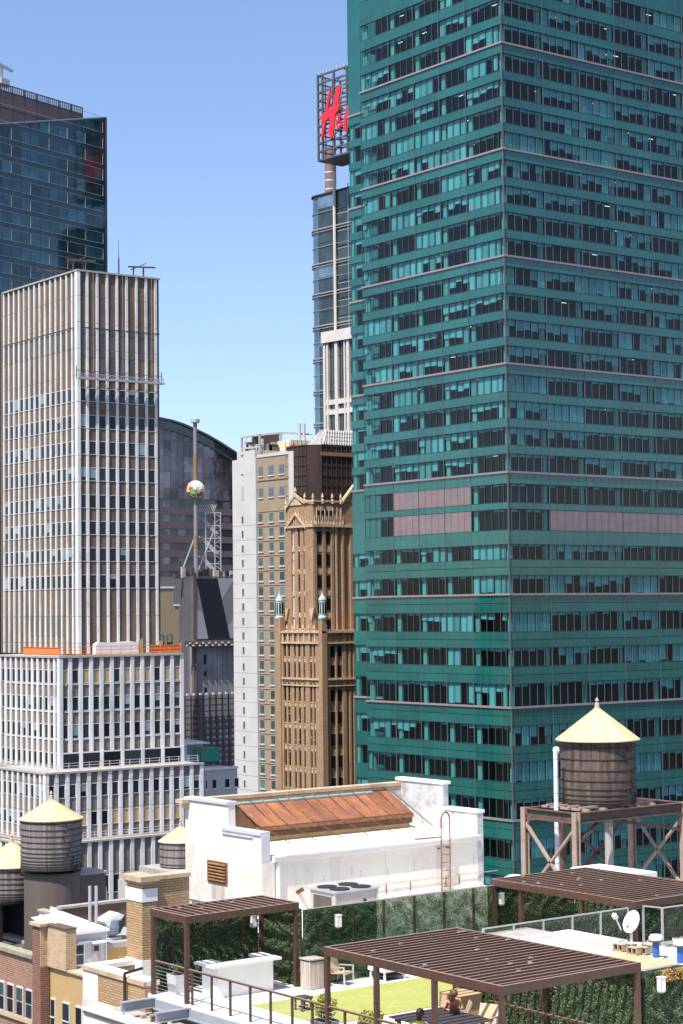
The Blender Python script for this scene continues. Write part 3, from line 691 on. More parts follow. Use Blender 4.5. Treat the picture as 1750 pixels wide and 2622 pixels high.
for k in range(15):                                      # carved tracery of the crown
    x = UX + .15 + k * .48; bx('crown_rib', gstone, GB, x, x + .12, UY - .2, UY, 28.7, 30.4 + 1.6 * (k % 2)); y = UY + .5 + k * .55; bx('crown_rib', gstone, GB, UX - .2, UX, y, y + .14, 28.7, 30.0 + 1.8 * (k % 2))
for k in range(10):
    y = UY + .4 + k * .85; MB().ring([(0, .9), (.10, .55), (.16, .3), (.08, .12), (.18, 0)], 5, (UX - .12, y, 28.7 + 2.2 * max(0, 1 - abs(y - UY - 5.4) / 3.2))).build('crocket', gstone, GB)
    MB().ring([(0, .9), (.10, .55), (.16, .3), (.08, .12), (.18, 0)], 5, (UX + .3 + k * .72, UY - .3, 28.6)).build('crocket', gstone, GB)
MB().prism([(UY + 2.2, 28.3), (UY + 5.4, 31.2), (UY + 8.6, 28.3), (UY + 8.6, 28.0), (UY + 5.4, 30.7), (UY + 2.2, 28.0)], 0, UX - .45, UX - .15).build('gable_band', gstone, GB)
for k in range(26):
    a_ = gr_.uniform(0, 8.6); z_ = gr_.uniform(10, 28); bx('terracotta_block', gstone, GB, UX - .17, UX - .1, UY + a_, UY + a_ + gr_.uniform(.15, .4), z_, z_ + gr_.uniform(.12, .3))
for k in range(34):
    a_ = gr_.uniform(1, 13); z_ = gr_.uniform(-18, 8); bx('terracotta_block', gstone, GB, -.07, .0, a_, a_ + gr_.uniform(.15, .45), z_, z_ + gr_.uniform(.12, .3))
for x, y in ((.2, .2), (.2, 13.9)):                      # corner lanterns
    t_ = MB().ring([(.0, 16.2), (.25, 15.4), (.68, 14.8), (.76, 14.5), (.68, 14.4), (.66, 11.6), (.82, 11.4), (.82, 11.1), (.4, 10.2), (.15, 9.0)], 8, (x, y, 0)).build('lantern_turret', copper, GB)
    for k in range(8):
        a = 2 * math.pi * (k + .5) / 8; c_, s_ = math.cos(a), math.sin(a)
        MB().bar((x + .62 * c_, y + .62 * s_, 12.0), (x + .62 * c_, y + .62 * s_, 14.1), .28, .12).build('lantern_slot', gdark, t_)
for x, y in ((UX - .3, UY + .2), (UX - .3, UY + 8.4)): MB().prism([(y - .8, 13.0), (y + .8, 13.0), (y, 10.5)], 0, x - .3, x + .2).build('shield', gstone, GB)
# netting-shrouded top
net = clear('brown_debris_net', (.20, .13, .11), .25, .5)
netm = pm('dark_brown_netting', (.026, .016, .015), .9, (.055, .032, .027), .6, (1, 1, .15), c3=(.16, .085, .05), ns3=.5, lo3=.6, hi3=.85, st3=(1, 1, .4))
sh = thing('scaffold_shroud', 'dark brown netting shroud around the top of the gothic tower', 'scaffold', (210.8, 281.93, 33.0), local=True)
pts = [(UX + .5, UY + 9.2), (UX + .5, UY + 2.6), (UX + 2.6, UY + .9), (UX + 11, UY + .9), (UX + 13, UY + 3), (UX + 13, UY + 9.2)]
MB().prism(pts, 2, 0, 11.0).build('netting', netm, sh)
pol = pm('scaffold_tube', (.075, .048, .038), .6)
for i in range(8): bx('standard', pol, sh, UX + 2.6 + i * 1.2, UX + 2.68 + i * 1.2, UY + .75, UY + .83, 0, 12)
for i in range(6): bx('standard', pol, sh, UX + .3, UX + .38, UY + 2.6 + i * 1.3, UY + 2.68 + i * 1.3, 0, 12)
for k in range(6):
    bx('ledger', pol, sh, UX + 2.6, UX + 11, UY + .74, UY + .82, 1.5 + 1.9 * k, 1.58 + 1.9 * k); bx('ledger', pol, sh, UX + .3, UX + .38, UY + 2.6, UY + 9.2, 1.5 + 1.9 * k, 1.58 + 1.9 * k)
bx('guard_rail', pm('orange_brown_board', (.30, .15, .07), .8), sh, UX + 2.4, UX + 11, UY + .6, UY + .7, 8.9, 9.6)
lat = pm('pale_lattice', (.44, .42, .42), .5)
dm = thing('lattice_dome', 'pale lattice hip roof above the brown netting shroud', 'roof', (218.5, 290.5, 44.2), local=True)
mb = MB()
for k in range(15):
    mb.bar((-1.8 + k * .6, -1.6, 0), (-.6 + k * .6, -.2, 3.0), .12, .08); mb.bar((-1.8 + k * .6, -1.6, 0), (-3.0 + k * .6 if k > 3 else -1.6 + k * .45, -.2, 3.0), .12, .08)
for k in range(6): mb.bar((-1.8, -1.6 + k * .7, 0), (0, -.2 + k * .35, 3.0), .12, .08)
mb.bar((-1.8, -1.6, 0), (0, -.2, 3.0), .2, .2); mb.build('lattice', lat, dm)
MB().add([(-1.8, -1.5, -.1), (8, -1.5, -.1), (8, 0, 2.9), (0, 0, 2.9), (-1.8, 4, -.1), (0, 2, 2.9)], [(0, 1, 2, 3), (4, 0, 3, 5)]).build('roof_skin', pm('grey_roof_skin', (.36, .35, .36), .7), dm)
du = thing('roof_duct', 'silver curved air ducts behind the lattice roof', 'duct', (219.5, 295.5, 44.0), local=True)
for k in range(3): MB().tube((-.8 + k * 1.1, 0, 1.2 + .6 * k), (1.0 + k * 1.1, -1.6, .9 + .6 * k), .55, 10).build('duct', alu, du)
MB().tube((-.6, -.2, -1), (-.6, -.2, 2), .3, 8).build('duct_riser', alu, du)

# ------------------------------------------------------------------ sign-topped tower behind
ring_m = pm('pale_metal_ring', (.33, .30, .275), .5)
cglass = glassy('grey_green_curved_glass', (.16, .23, .26), (.26, .35, .39), .04, .9, rnd=.2, wave=.6, ns=.15, metal=.7)
cglass2 = glassy('dark_curved_glass', (.030, .050, .054), (.060, .088, .090), .06, .8, wave=.6, ns=.12, metal=.3)
SG = thing('curved_glass_tower', 'round-cornered grey glass tower with ring bands, half hidden by green tower', 'building', (300.14, 393.63, 0), R(4), local=True)
def foot(r): return [(-r, -30), (-r, 7.6)] + [(4.4 - (4.4 + r) * math.cos(a), 7.6 + (4.4 + r) * math.sin(a)) for a in [R(10 * k) for k in range(1, 10)]] + [(30, 12.0 + r), (30, -30)]
MB().prism(foot(0), 2, -80, 123).build('glass_wall', cglass2, SG)
MB().prism([(-.06, 7.0), (-.06, 7.6)] + foot(.06)[2:11] + [(8, 12.06), (8, 11.9)] + [(4.4 - 4.3 * math.cos(a), 7.6 + 4.3 * math.sin(a)) for a in [R(80 - 10 * k) for k in range(9)]], 2, -80, 121.5).build('corner_glass', cglass, SG)
for k, z in enumerate([122.6, 117.9, 113.4, 108.7, 104.2, 100.2, 96.2, 91.9, 87.6, 83.3, 79, 74.7, 70.4, 66.1, 61.8, 57.5, 53]):
    MB().prism(foot(.45 if k % 2 == 0 else .25), 2, z, z + (.32 if k % 2 == 0 else .15)).build('ring_band', ring_m if k else crowndark, SG)
    if k % 2 == 0 and k: MB().prism(foot(.45), 2, z - .7, z - .52).build('ring_band', ring_m, SG)
for i in range(5): bx('window_pane', cglass2 if i % 2 else cglass, SG, -.1, -.02, 1.0, 7.0, 119 - 0.0 - 9.2 * i, 122 - 9.2 * i)
MB().tube((-.5, 0, 60), (-.5, 0, 128), .42, 10).build('white_column', pm('pale_column', (.62, .56, .50), .5), SG)
for i in range(12): bx('dark_bay', cglass2, SG, -.25, -.02, -8, -1.2, 62 + 4.6 * i, 65.6 + 4.6 * i); bx('bay_line', ring_m, SG, -.32, -.25, -8, -1.0, 65.8 + 4.6 * i, 66 + 4.6 * i)
bx('bay_post', ring_m, SG, -.4, -.2, -5.3, -5.1, 60, 124)
# stone front
sf = thing('stone_pavilion', 'pale stone framed bay with tall dark windows, in front of curved tower', 'building', (300.14, 393.63, 0), R(4), local=True)
bst = pm('pale_stone', (.66, .62, .585), .7, (.58, .54, .51), .5)
bx('back_wall', cglass2, sf, -1.5, 6, -12, 3.1, -80, 84.5)
for a, b in ((2.4, 3.2), (1.3, 1.9), (-2.4, -1.3), (-5.4, -4.9), (-6.9, -6.0), (-12, -9)): bx('stone_pier', bst, sf, -2.2, -1.5, a, b, -80, 83)
bx('stone_attic', bst, sf, -2.6, -1.0, -12, 3.5, 82.6, 85.5)
for z in (66.2, 63.6, 57.5): bx('stone_band', bst, sf, -2.0, -1.5, -12, 3.1, z, z + 1.3)
for z in (79, 70): bx('mid_rail', mull, sf, -1.7, -1.5, -12, 1.3, z, z + .3)
for s_ in (-.2, -3.7): bx('window_post', mull, sf, -1.75, -1.5, s_ - .25, s_ + .25, 57, 82)
# sign cage
sg = thing('sign_cage', 'dark open steel cage carrying the red rooftop letters', 'sign frame', (293.57, 392.36, 0), R(4), local=True)
cage = pm('dark_cage_steel', (.085, .080, .085), .5, (.12, .11, .115), .6)
RZ = [129.6, 131.9, 134.1, 136.3, 138.6, 140.8, 143.0, 145.3, 147.5, 149.8, 151.9]
for i, z in enumerate(RZ):
    bx('front_rail', cage, sg, -.2, .2, -20, 0, z - .22, z + .22); bx('back_rail', cage, sg, 7.6, 8, -20, 0, z - .15, z + .15); bx('end_rail', cage, sg, .2, 7.6, -.3, 0, z - .15, z + .15)
for y in (-.2, -2.0, -6.5, -11.6, -14, -20): bx('front_post', cage, sg, -.25, .25, y - .22, y + .22, 129.4, 152.2)
for y in (-.2, -4, -9, -14): bx('back_post', cage, sg, 7.6, 8, y - .2, y + .2, 129.4, 152.2)
for x in (2.5, 5): bx('end_post', cage, sg, x, x + .25, -.25, -.02, 129.4, 152)
for i in range(0, 10):
    MB().bar((4, -1.2 if i % 2 else -5.5, RZ[i]), (4, -5.5 if i % 2 else -1.2, RZ[i + 1]), .22, .22).build('brace', cage, sg)
bx('inner_core', crownm, sg, 4.5, 7.5, -20, -6.2, 129.5, 150.5); bx('underside', cage, sg, 0, 8, -20, -.3, 129.2, 129.45); bx('top_grid', cage, sg, 0, 8, -20, -9, 152, 152.2)
for k in range(9): bx('roof_lamp', alu, sg, .2, .5, -.9 - k * 1.35, -.6 - k * 1.35, 152.2, 152.9 + .25 * (k % 3))
red = pm('red_sign_face', (.80, .018, .035), .4); rim = pm('sign_rim', (.55, .50, .42), .5)
lt = thing('rooftop_letters', 'big red slanted letters mounted on the steel cage', 'sign', (293.57, 392.36, 0), R(4), local=True)
Hp = [(-5.58,146.93),(-6.22,147.09),(-5.82,144.92),(-4.94,141.81),(-7.06,142.47),(-7.93,145.57),(-8.31,146.83),(-9.68,147.26),(-10.31,147.18),(-9.64,144.72),(-8.88,142.46),(-9.78,142.39),(-9.13,141.07),(-8.03,140.33),(-7.33,136.7),(-6.75,134.39),(-6.1,134.09),(-4.94,135.84),(-5.71,138.24),(-5.92,139.79),(-4.08,139.18),(-3.29,136.29),(-2.52,134.42),(-2.25,134.78),(-2.67,137.63),(-3.06,139.15),(-1.51,140.56),(-4.11,141.62),(-4.71,144.55)]
def letter(name, poly):
    o = MB().prism(poly, 0, -.9, -.55).build(name, red, lt)
    cx = sum(p[0] for p in poly) / len(poly); cy = sum(p[1] for p in poly) / len(poly)
    MB().prism([(cx + (p[0] - cx) * 1.03 - .12, cy + (p[1] - cy) * 1.015) for p in poly], 0, -.54, -.4).build('rim', rim, o)
letter('letter_h', Hp)
amp = MB()
def loop(cy, cz, ry, rz, th):
    n = 14
    for i in range(n):
        a, b = 2 * math.pi * i / n, 2 * math.pi * (i + 1) / n
        amp.bar((-.75, cy + ry * math.cos(a), cz + rz * math.sin(a)), (-.75, cy + ry * math.cos(b), cz + rz * math.sin(b)), .3, th)
loop(-9.45, 139.3, .42, .62, .34); loop(-9.15, 137.45, .72, .95, .42); amp.bar((-.75, -9.0, 139.2), (-.75, -10.35, 136.5), .3, .42)
amp.build('ampersand', red, lt)
letter('letter_m', [(-11.0, 135.1), (-11.25, 138.6), (-11.75, 139.3), (-12.2, 141.3), (-13.0, 141.6), (-13.6, 138.2), (-15.4, 142.2), (-16.4, 142.6), (-15.6, 134.2), (-14.8, 134.3), (-15.2, 139.3), (-13.6, 135.6), (-13.1, 135.6), (-12.5, 139.0), (-11.9, 134.7)])
bc = thing('round_shaft', 'brown banded round shaft under the rooftop sign cage', 'building', (301.3, 397.3, 0), local=True)
MB().ring([(0, 135), (1.5, 135), (1.5, 122.5)], 20).build('shaft', crownm, bc)
for z in (128.2, 126, 123.7): MB().ring([(1.56, z + .4), (1.56, z), (1.45, z)], 20).build('band', wframe, bc)

# ------------------------------------------------------------------ arched purple glass building
purp = glassy('purple_dark_glass', (.075, .062, .078), (.15, .13, .16), .05, .9, rnd=.5, wave=.7, ns=.10, lo=.45, hi=.56, metal=.4)
purpb = pm('mauve_band', (.13, .095, .105), .5)
AB = thing('arched_glass_building', 'purple grey glass building with a sweeping curved roofline behind pole', 'building', (255.27, 409.05, 0), local=True)
arc = [(-14, 62.0), (-6, 62.1), (0, 61.71), (3.4, 61.29), (6.9, 60.48), (10.45, 59.35), (14.0, 58.11), (17.6, 56.56), (22.7, 54.04), (30, 49.8), (36, 45)]
MB().prism([(36, -80), (-14, -80)] + arc, 1, .15, 30).build('body', cglass2, AB)
def arcz(x):
    for (a, za), (b, zb_) in zip(arc, arc[1:]):
        if a <= x <= b: return za + (zb_ - za) * (x - a) / (b - a)
    return 45
zr_ = [60.5, 56.5, 52.6, 48.7, 44.8]
for i in range(17):
    x0 = -5 + i * 2.0; x1 = x0 + 1.9; t_ = min(arcz(x0), arcz(x1)) - 2.6
    zz = [z for z in [56.2, 52.2, 48.2, 44.0] if z < t_ - .4]
    lv = [t_] + zz + [41.3]
    for a, b in zip(lv, lv[1:]):
        if a - b > .3: bx('window_pane', purp, AB, x0, x1, 0, .15, b + .06, a)
for k in range(9):
    z = 39.2 - 3.6 * k
    bx('window_band', cglass2, AB, -5, 30, .02, .15, z - 1.4, z + 1.9); bx('mauve_band', purpb, AB, -5, 30, -.1, .1, z - 1.75, z - .1)
    for i in range(0, 14, 2): bx('window_pane', purp, AB, -4 + i * 2.3, -2 + i * 2.3, -.02, .02, z, z + 1.75)
for a, b in zip(arc[1:], arc[2:]):
    MB().bar((a[0], -.2, a[1]), (b[0], -.2, b[1]), .5, .5).build('roof_rim', crowndark, AB); MB().bar((a[0], -.1, a[1] - 2.5), (b[0], -.1, b[1] - 2.5), .25, .3).build('inner_rim', crowndark, AB)

# ------------------------------------------------------------------ billboard building with the ball pole
bbw = pm('grey_ribbed_panel', (.085, .078, .085), .6, (.10, .09, .10), .8)
bk = pm('black_vinyl', (.004, .006, .012), .5); g1 = pm('pale_grey_vinyl', (.33, .33, .36), .5); g2 = pm('grey_vinyl', (.20, .195, .19), .5)
greyw = pm('grey_metal_cladding', (.26, .25, .265), .6, (.21, .20, .215), .3, (1, 1, .3), c3=(.34, .33, .34), ns3=.12, lo3=.55, hi3=.65)
BB = thing('billboard_building', 'narrow grey building with a black and grey billboard, under the ball pole', 'building', (215.39, 332.55, 0), local=True)
bx('body', greyw, BB, .2, 26, .4, 14, -80, 19.2); bx('roof_rail', mull, BB, -.1, 26, -.1, .1, 19.7, 19.95); bx('roof_rail', mull, BB, -.1, .1, .1, 14, 19.7, 19.95)
for i in range(13): bx('ribbed_panel', bbw, BB, -.05, .2, .5 + i, 1.44 + i, 6.5, 19.6)
bx('frame_truss', darkpanel, BB, -.3, .4, -.3, .4, -20, 19.9)
b_ = bx('billboard', g2, BB, .5, 26, -.12, .35, 6.9, 19.6)
MB().prism([(.62, 19.55), (5.85, 19.55), (8.95, 6.95), (3.55, 6.95)], 1, -.16, -.12).build('black_stripe', bk, BB)
MB().prism([(5.9, 19.55), (10.2, 19.55), (7.0, 15.0)], 1, -.155, -.12).build('grey_triangle', g1, BB)
MB().prism([(.52, 13.2), (2.2, 12.2), (3.45, 6.95), (.52, 6.95)], 1, -.155, -.12).build('grey_triangle', g1, BB)
MB().prism([(8.3, 9.3), (12, 13), (12, 6.95), (9.0, 6.95)], 1, -.155, -.12).build('grey_triangle', g1, BB)
fc = bpy.data.curves.new('numeral', 'FONT'); fc.body = '3'; fc.size = 2.0; fc.extrude = .02; fc.materials.append(bk)
fo = bpy.data.objects.new('numeral', fc); me_ = bpy.data.meshes.new_from_object(fo); bpy.data.objects.remove(fo); fo = bpy.data.objects.new('numeral', me_); COL.objects.link(fo); fo.parent = BB; fo.location = (10.0, -.17, 8.2); fo.rotation_euler = (R(90), 0, 0); ORG[fo] = Vector((0, 0, 0))
bx('light_truss', darkpanel, BB, -3, 26, -1.0, .3, 5.4, 6.6)
lam = pm('lamp_housing', (.6, .6, .6), .4)
for k in range(18): bx('flood_lamp', lam, BB, -2.6 + k * .8, -2.3 + k * .8, -1.3, -1.0, 5.5 + .5 * (k % 2), 5.8 + .5 * (k % 2))
for x, z0, z1 in ((2.65, 1.7, 3.7), (2.7, -.8, .3), (2.7, -4.2, -3.1)): bx('window', gdark, BB, x, x + .55, .30, .39, z0, z1)
bx('side_wall', greyw, BB, -3, .2, 2, 14, -80, 5.4)
for i in range(8): bx('wall_joint', bbw, BB, .8 + 1.3 * i, .84 + 1.3 * i, .37, .4, -4.3, 5.4)
sc_ = thing('black_scaffold', 'black steel billboard scaffold grid below the grey cladding', 'scaffold', (215.39, 332.55, 0), local=True)
for i in range(10): bx('upright', blackm, sc_, -2.8 + i * 1.55, -2.55 + i * 1.55, -.6, -.35, -22, -4.6)
for k in range(13): bx('rail', blackm, sc_, -3, 14, -.62, -.5, -5.6 - 1.25 * k, -5.42 - 1.25 * k)
for k in range(10): bx('flood_lamp', lam, sc_, -2.4 + 1.6 * k, -2.0 + 1.6 * k, -1.0, -.6, -4.6, -4.2)
# roof gear of that building
pl = thing('ball_pole', 'tall steel pole standing on the billboard building roof', 'pole', (218.55, 336.4, 19.5), local=True)
MB().ring([(0, 33.2), (.40, 33.2), (.40, 20), (.44, 12), (.50, 0)], 12).build('shaft', pm('pole_steel', (.22, .22, .235), .5), pl); MB().ring([(.0, 33.7), (.95, 33.7), (.95, 33.0), (.3, 32.8)], 12).build('cap', pm('pole_cap', (.42, .42, .44), .5), pl)
MB().ring([(.45, 26.5), (.45, 19.5)], 12).build('rust_sleeve', pm('rust_sleeve', (.24, .155, .08), .7), pl); MB().ring([(.52, 9), (.52, 6.5)], 12).build('rust_sleeve', pm('rust_sleeve2', (.22, .15, .09), .7), pl)
MB().tube((0, 0, 9.3), (-2.7, 2.0, .7), .16, 6).build('brace', alu, pl); MB().tube((4.1, -.6, 10), (1.2, 1.6, 1), .16, 6).build('brace', alu, pl)
# the ball: faceted sphere of coloured panels
ball = thing('crystal_ball', 'sphere of white, red and green facets on the tall pole', 'ball', (218.55, 336.4, 38.3), local=True)
bm_ = [pm('ball_white', (.82, .80, .74), .3), pm('ball_red', (.70, .035, .02), .3), pm('ball_green', (.10, .55, .08), .3), pm('ball_yellow', (.75, .66, .28), .3)]
br = random.Random(4); rows = 12; rad = 1.95
groups_ = [MB(), MB(), MB(), MB()]
for i in range(rows):
    t0, t1 = math.pi * i / rows, math.pi * (i + 1) / rows
    n = max(4, int(22 * math.sin((t0 + t1) / 2)))
    for j in range(n):
        p0, p1 = 2 * math.pi * j / n, 2 * math.pi * (j + 1) / n; zc = math.cos((t0 + t1) / 2)
        def sp(t, p): return (rad * math.sin(t) * math.cos(p), rad * math.sin(t) * math.sin(p), rad * math.cos(t))
        k = 0 if br.random() < .35 + .75 * max(0, zc + .1) else br.choice((1, 1, 2, 2, 3))
        for tri in ((sp(t0, p0), sp(t1, p0), sp(t1, p1)), (sp(t0, p0), sp(t1, p1), sp(t0, p1))):
            if br.random() < .25: k = br.choice((0, 0, 1, 2, 3)) if zc < .5 else 0
            c = [sum(q[a] for q in tri) / 3 for a in range(3)]
            groups_[k].add([[c[a] + (q[a] - c[a]) * .96 for a in range(3)] for q in tri], [(0, 1, 2)])
for k, nm_ in enumerate(('white_facets', 'red_facets', 'green_facets', 'yellow_facets')): groups_[k].build(nm_, bm_[k], ball, kind='stuff')
MB().ring([(0, 1.9), (1.3, 1.35), (1.88, 0), (1.3, -1.35), (0, -1.9)], 20).build('core', darkpanel, ball)
stw = thing('stair_scaffold', 'lattice stair scaffold tower beside the ball pole', 'scaffold', (221.3, 336.8, 19.6), local=True)
for x, y in ((0, 0), (2.5, -1.9), (1.5, -1.2)): MB().bar((x, y, 0), (x, y, 14), .18, .18).build('leg', acm if x == 1.5 else alu, stw)
for k in range(6):
    MB().bar((0, 0, .4 + 2.7 * k), (2.5, -1.9, .4 + 2.7 * k), .12, .12).build('ring_bar', alu, stw)
for k in range(3):
    for d in range(3): MB().bar((-1.2 + .3 * d, .9 - .25 * d, 4.8 + 4.2 * k), (1.6 + .3 * d, -1.2 - .2 * d, 1.0 + 4.2 * k), .08, .12).build('stair_flight', wframe, stw)
for k in range(10): MB().bar((-1.4 + .3 * k, 1.0 - .22 * k, 14), (-.9 + .3 * k, .6 - .22 * k, 15.6), .1, .1).build('louvre_blade', wframe, stw)
for k in range(12): MB().bar((1.6 + (k % 2) * .9, -1.2 - (k % 2) * .7, .8 + 1.1 * k), (2.5 - (k % 2) * .9, -1.9 + (k % 2) * .7, 1.6 + 1.1 * k), .07, .07).build('diagonal', alu, stw)
rp = thing('roof_plant', 'cluttered dark roof plant around the foot of the ball pole', 'roof plant', (215.6, 333, 19.7), local=True)
prr = random.Random(6)
for k in range(26):
    x = prr.uniform(-3, 14); y = prr.uniform(1, 5); h = prr.uniform(.6, 2.4)
    bx('plant_unit', prr.choice((darkpanel, blackm, acm, crowndark)), rp, x, x + prr.uniform(.4, 1.6), y, y + .6, 0, h)
# tan brick slab beside the pilaster tower
tb = thing('tan_stair_tower', 'tan brick stepped stair tower at the right side of the pilaster tower', 'building', (159.2, 255.9, 0), local=True)
tbr = brick('tan_slab_brick', (.40, .30, .175), (.35, .26, .15), (.36, .28, .18), .4, .13, .015)
bx('high_wall', tbr, tb, -1.5, 2.75, 0, 5, -40, 16.3); bx('low_wall', tbr, tb, 2.76, 3.75, 0, 5, -40, 13.5); bx('coping', white, tb, -1.5, 2.85, -.1, 5, 16.3, 16.6); bx('coping', white, tb, 2.85, 3.85, -.1, 5, 13.5, 13.8)
for a, b in ((.1, .9), (1.5, 2.4)):
    w_ = bx('window', gdark, tb, a, b, -.06, 0, 6.4, 9.0); bx('pane', wblind, w_, a + .1, b - .1, -.08, -.06, 7.8, 8.9)
# low white building with green cooling unit
lw = thing('low_white_building', 'low pale building with four small windows between the tower and hotel', 'building', (145.62, 222.24, 0), local=True)
bx('wall', cream, lw, 0, 5.4, 0, 14, -80, -9.3); bx('coping', white, lw, -.15, 5.45, -.2, .4, -9.45, -9.15)
for a, b in ((.05, .35), (1.14, 1.9), (3.24, 4.06), (4.85, 5.6)):
    w_ = bx('window', wframe, lw, a, b, -.05, .0, -12.05, -10.75); bx('pane', gdark, w_, a + .07, b - .07, -.07, -.05, -11.95, -10.82)
    bx('window_sill', white, lw, a - .08, b + .08, -.15, 0, -12.2, -12.06)
bx('penthouse', cream, lw, 2.6, 5.3, 8.5, 13, -9.3, -6.0); bx('roof_canopy', white, lw, .0, 5.2, 6.6, 8.5, -6.3, -6.1)
cu = thing('cooling_unit', 'bright green box cooling unit on the low pale building', 'cooling unit', (148.9, 228.4, -9.3), local=True)
grn = pm('green_enamel', (.010, .24, .165), .4)
bx('casing', grn, cu, 0, 2.4, -1.4, 1.2, .6, 2.4); bx('rim', grn, cu, -.06, 2.46, -1.46, 1.26, 2.4, 2.5); bx('seam', blackm, cu, -.02, 0, -.1, -.05, .6, 2.4)
for x in (.2, 2.1): bx('leg', brownsteel, cu, x, x + .15, -1.2, -1.05, 0, .6)
bx('tray', blackm, cu, .1, 2.3, -1.3, 1.1, .4, .6)
# ------------------------------------------------------------------ roof blocks that carry the terrace (setting)
def struct(name, m, *b):
    o = MB().box(*b).build(name, m); o['kind'] = 'structure'; return o
struct('terrace_deck', deckm, 33.0, 60, 28, 51.45, -.3, 0); struct('terrace_deck_rear', deckm, 33.0, 37.5, 51.45, 54.1, -.3, -.001)
struct('roof_block', concrete, 33.2, 59.9, 28.1, 53.8, -79, -.31); struct('roof_block_rear', concrete, 40.0, 51.0, 53.8, 62.7, -79, -.31)
struct('upper_roof', roofw, 37.6, 51.3, 51.7, 57.2, -.3, 1.42); struct('upper_roof_rear', roofw, 40.3, 51.0, 57.2, 62.5, -.3, 1.41); struct('side_roof', concrete, 41.3, 62, 30, 44.4, -.3, 1.3)
struct('tank_roof', concrete, 60.5, 92, 50, 84, -79, -9)
struct('lawn', turf, 34.5, 44.5, 46.2, 50.05, 0.004, .03)

# ------------------------------------------------------------------ white penthouse with rusty skylight
PH = thing('penthouse', 'white rendered rooftop penthouse with stepped gable ends, centre of the view', 'building', (40.09, 57.5, 1.42))
X0, X1, Y0, Y1 = 40.09, 50.6, 57.5, 62.6
bx('front_wall', plaster, PH, X0 + .32, X1, Y0, Y0 + .3, 1.42, 3.28)
MB().prism([(Y0 - .02, 1.42), (Y1, 1.42), (Y1, 5.2), (59.62, 5.2), (59.62, 4.24), (Y0 - .02, 4.24)], 0, X0, X0 + .32).build('gable_wall', plaster, PH)
MB().prism([(Y0 - .02, 1.42), (Y1, 1.42), (Y1, 5.3), (59.6, 5.3), (59.6, 4.3), (Y0 - .02, 4.3)], 0, X1, X1 + .3).build('gable_wall', weather, PH)
bx('gable_coping', shade_stucco, PH, X0 - .06, X0 + .38, 59.58, Y1, 5.2, 5.31); bx('gable_coping', shade_stucco, PH, X0 - .06, X0 + .38, Y0 - .06, 60.0, 4.24, 4.36)
bx('gable_drip', shade_stucco, PH, X0 - .05, X0, Y0 + .5, 60.0, 4.10, 4.16)
bx('gable_coping', white, PH, X1 - .05, X1 + .36, 59.5, Y1, 5.3, 5.42); bx('gable_coping', white, PH, X1 - .05, X1 + .36, Y0 - .06, 59.5, 4.3, 4.42)
bx('corner_pier', plaster, PH, X0 - .03, X0 + .55, Y0 - .08, Y0 + .32, 1.42, 3.30); bx('corner_cap', shade_stucco, PH, X0 - .03, X0 + .35, Y0 - .09, Y0 - .02, 3.30, 4.24)
bx('back_wall', weather, PH, X0 + .33, X1 - .01, Y1 - .3, Y1, 1.42, 5.05)
MB().prism([(Y0 + .02, 3.28), (Y1 - .3, 3.52), (Y1 - .3, 3.62), (Y0 + .02, 3.40)], 0, X0 + .33, X1 - .01).build('flat_roof', roofw, PH)
bx('eave', white, PH, X0 + .46, X1 + .02, Y0 - .19, Y0 + .02, 3.24, 3.40)
bx('gutter', roofw, PH, X0 + .46, X1, Y0 - .22, Y0 - .05, 3.40, 3.46)
bx('base_curb', white, PH, X0 + .6, X1 + .1, Y0 - .12, Y0, 1.42, 1.56)
for k in range(3): bx('wall_joint', shade_stucco, PH, 43.3 + 2.6 * k, 43.32 + 2.6 * k, Y0 - .006, Y0, 1.6, 3.24)
for k in range(13):
    a = X0 - .35 + k * .84; bx('coping_tile', terracotta, PH, a, a + .825, Y1 - .34, Y1 + .16, 5.08, 5.22)
    bx('coping_face', brownwall if k % 3 else terracotta, PH, a, a + .825, Y1 - .305, Y1 - .30, 4.9, 5.07)
MB().prism([(Y1 - .31, 5.04), (Y1 - .62, 4.93), (Y1 - .62, 4.88), (Y1 - .31, 4.99)], 0, 41.4, 48.9).build('copper_flashing', teal_flash, PH)
bx('downpipe', white, PH, X0 + .62, X0 + .74, Y0 - .16, Y0 - .04, 1.5, 3.22)
ve = bx('vent_opening', rustdark, PH, X0 - .012, X0, 59.72, 60.97, 2.27, 3.0)
for k in range(6): MB().prism([(X0 - .09, 2.30 + .12 * k), (X0 - .012, 2.37 + .12 * k), (X0 - .012, 2.395 + .12 * k), (X0 - .09, 2.325 + .12 * k)], 1, 59.76, 60.93).build('vent_slat', rustbar, ve)
for k in range(4): bx('vent_frame', rustbar, ve, *((X0 - .05, X0, 59.68, 59.73, 2.22, 3.04), (X0 - .05, X0, 60.96, 61.01, 2.22, 3.04), (X0 - .05, X0, 59.73, 60.96, 3.0, 3.04), (X0 - .05, X0, 59.73, 60.96, 2.22, 2.27))[k])
# wall straps with rust streaks
for x in (45.9, 47.1, 48.9, 49.6): bx('wall_strap', rustbar, PH, x, x + .035, Y0 - .02, Y0, 1.56, 1.95)
MB().tube((44.9, Y0 - .05, 1.92), (51.6, Y0 - .05, 1.95), .014, 5).build('conduit', acm, PH)
for k in range(9): bx('hairline_patch', shade_stucco, PH, 41.6 + 1.02 * k + .3 * (k % 3), 41.66 + 1.02 * k + .3 * (k % 3), Y0 - .004, Y0, 2.2 + .12 * (k % 4), 2.34 + .2 * (k % 3))
bx('soot_streak', pm('rain_streak', (.40, .36, .31), .9, (.56, .51, .44), 5, (1, 1, .1)), PH, X0 - .004, X0, 59.9, 60.8, 1.6, 2.2)
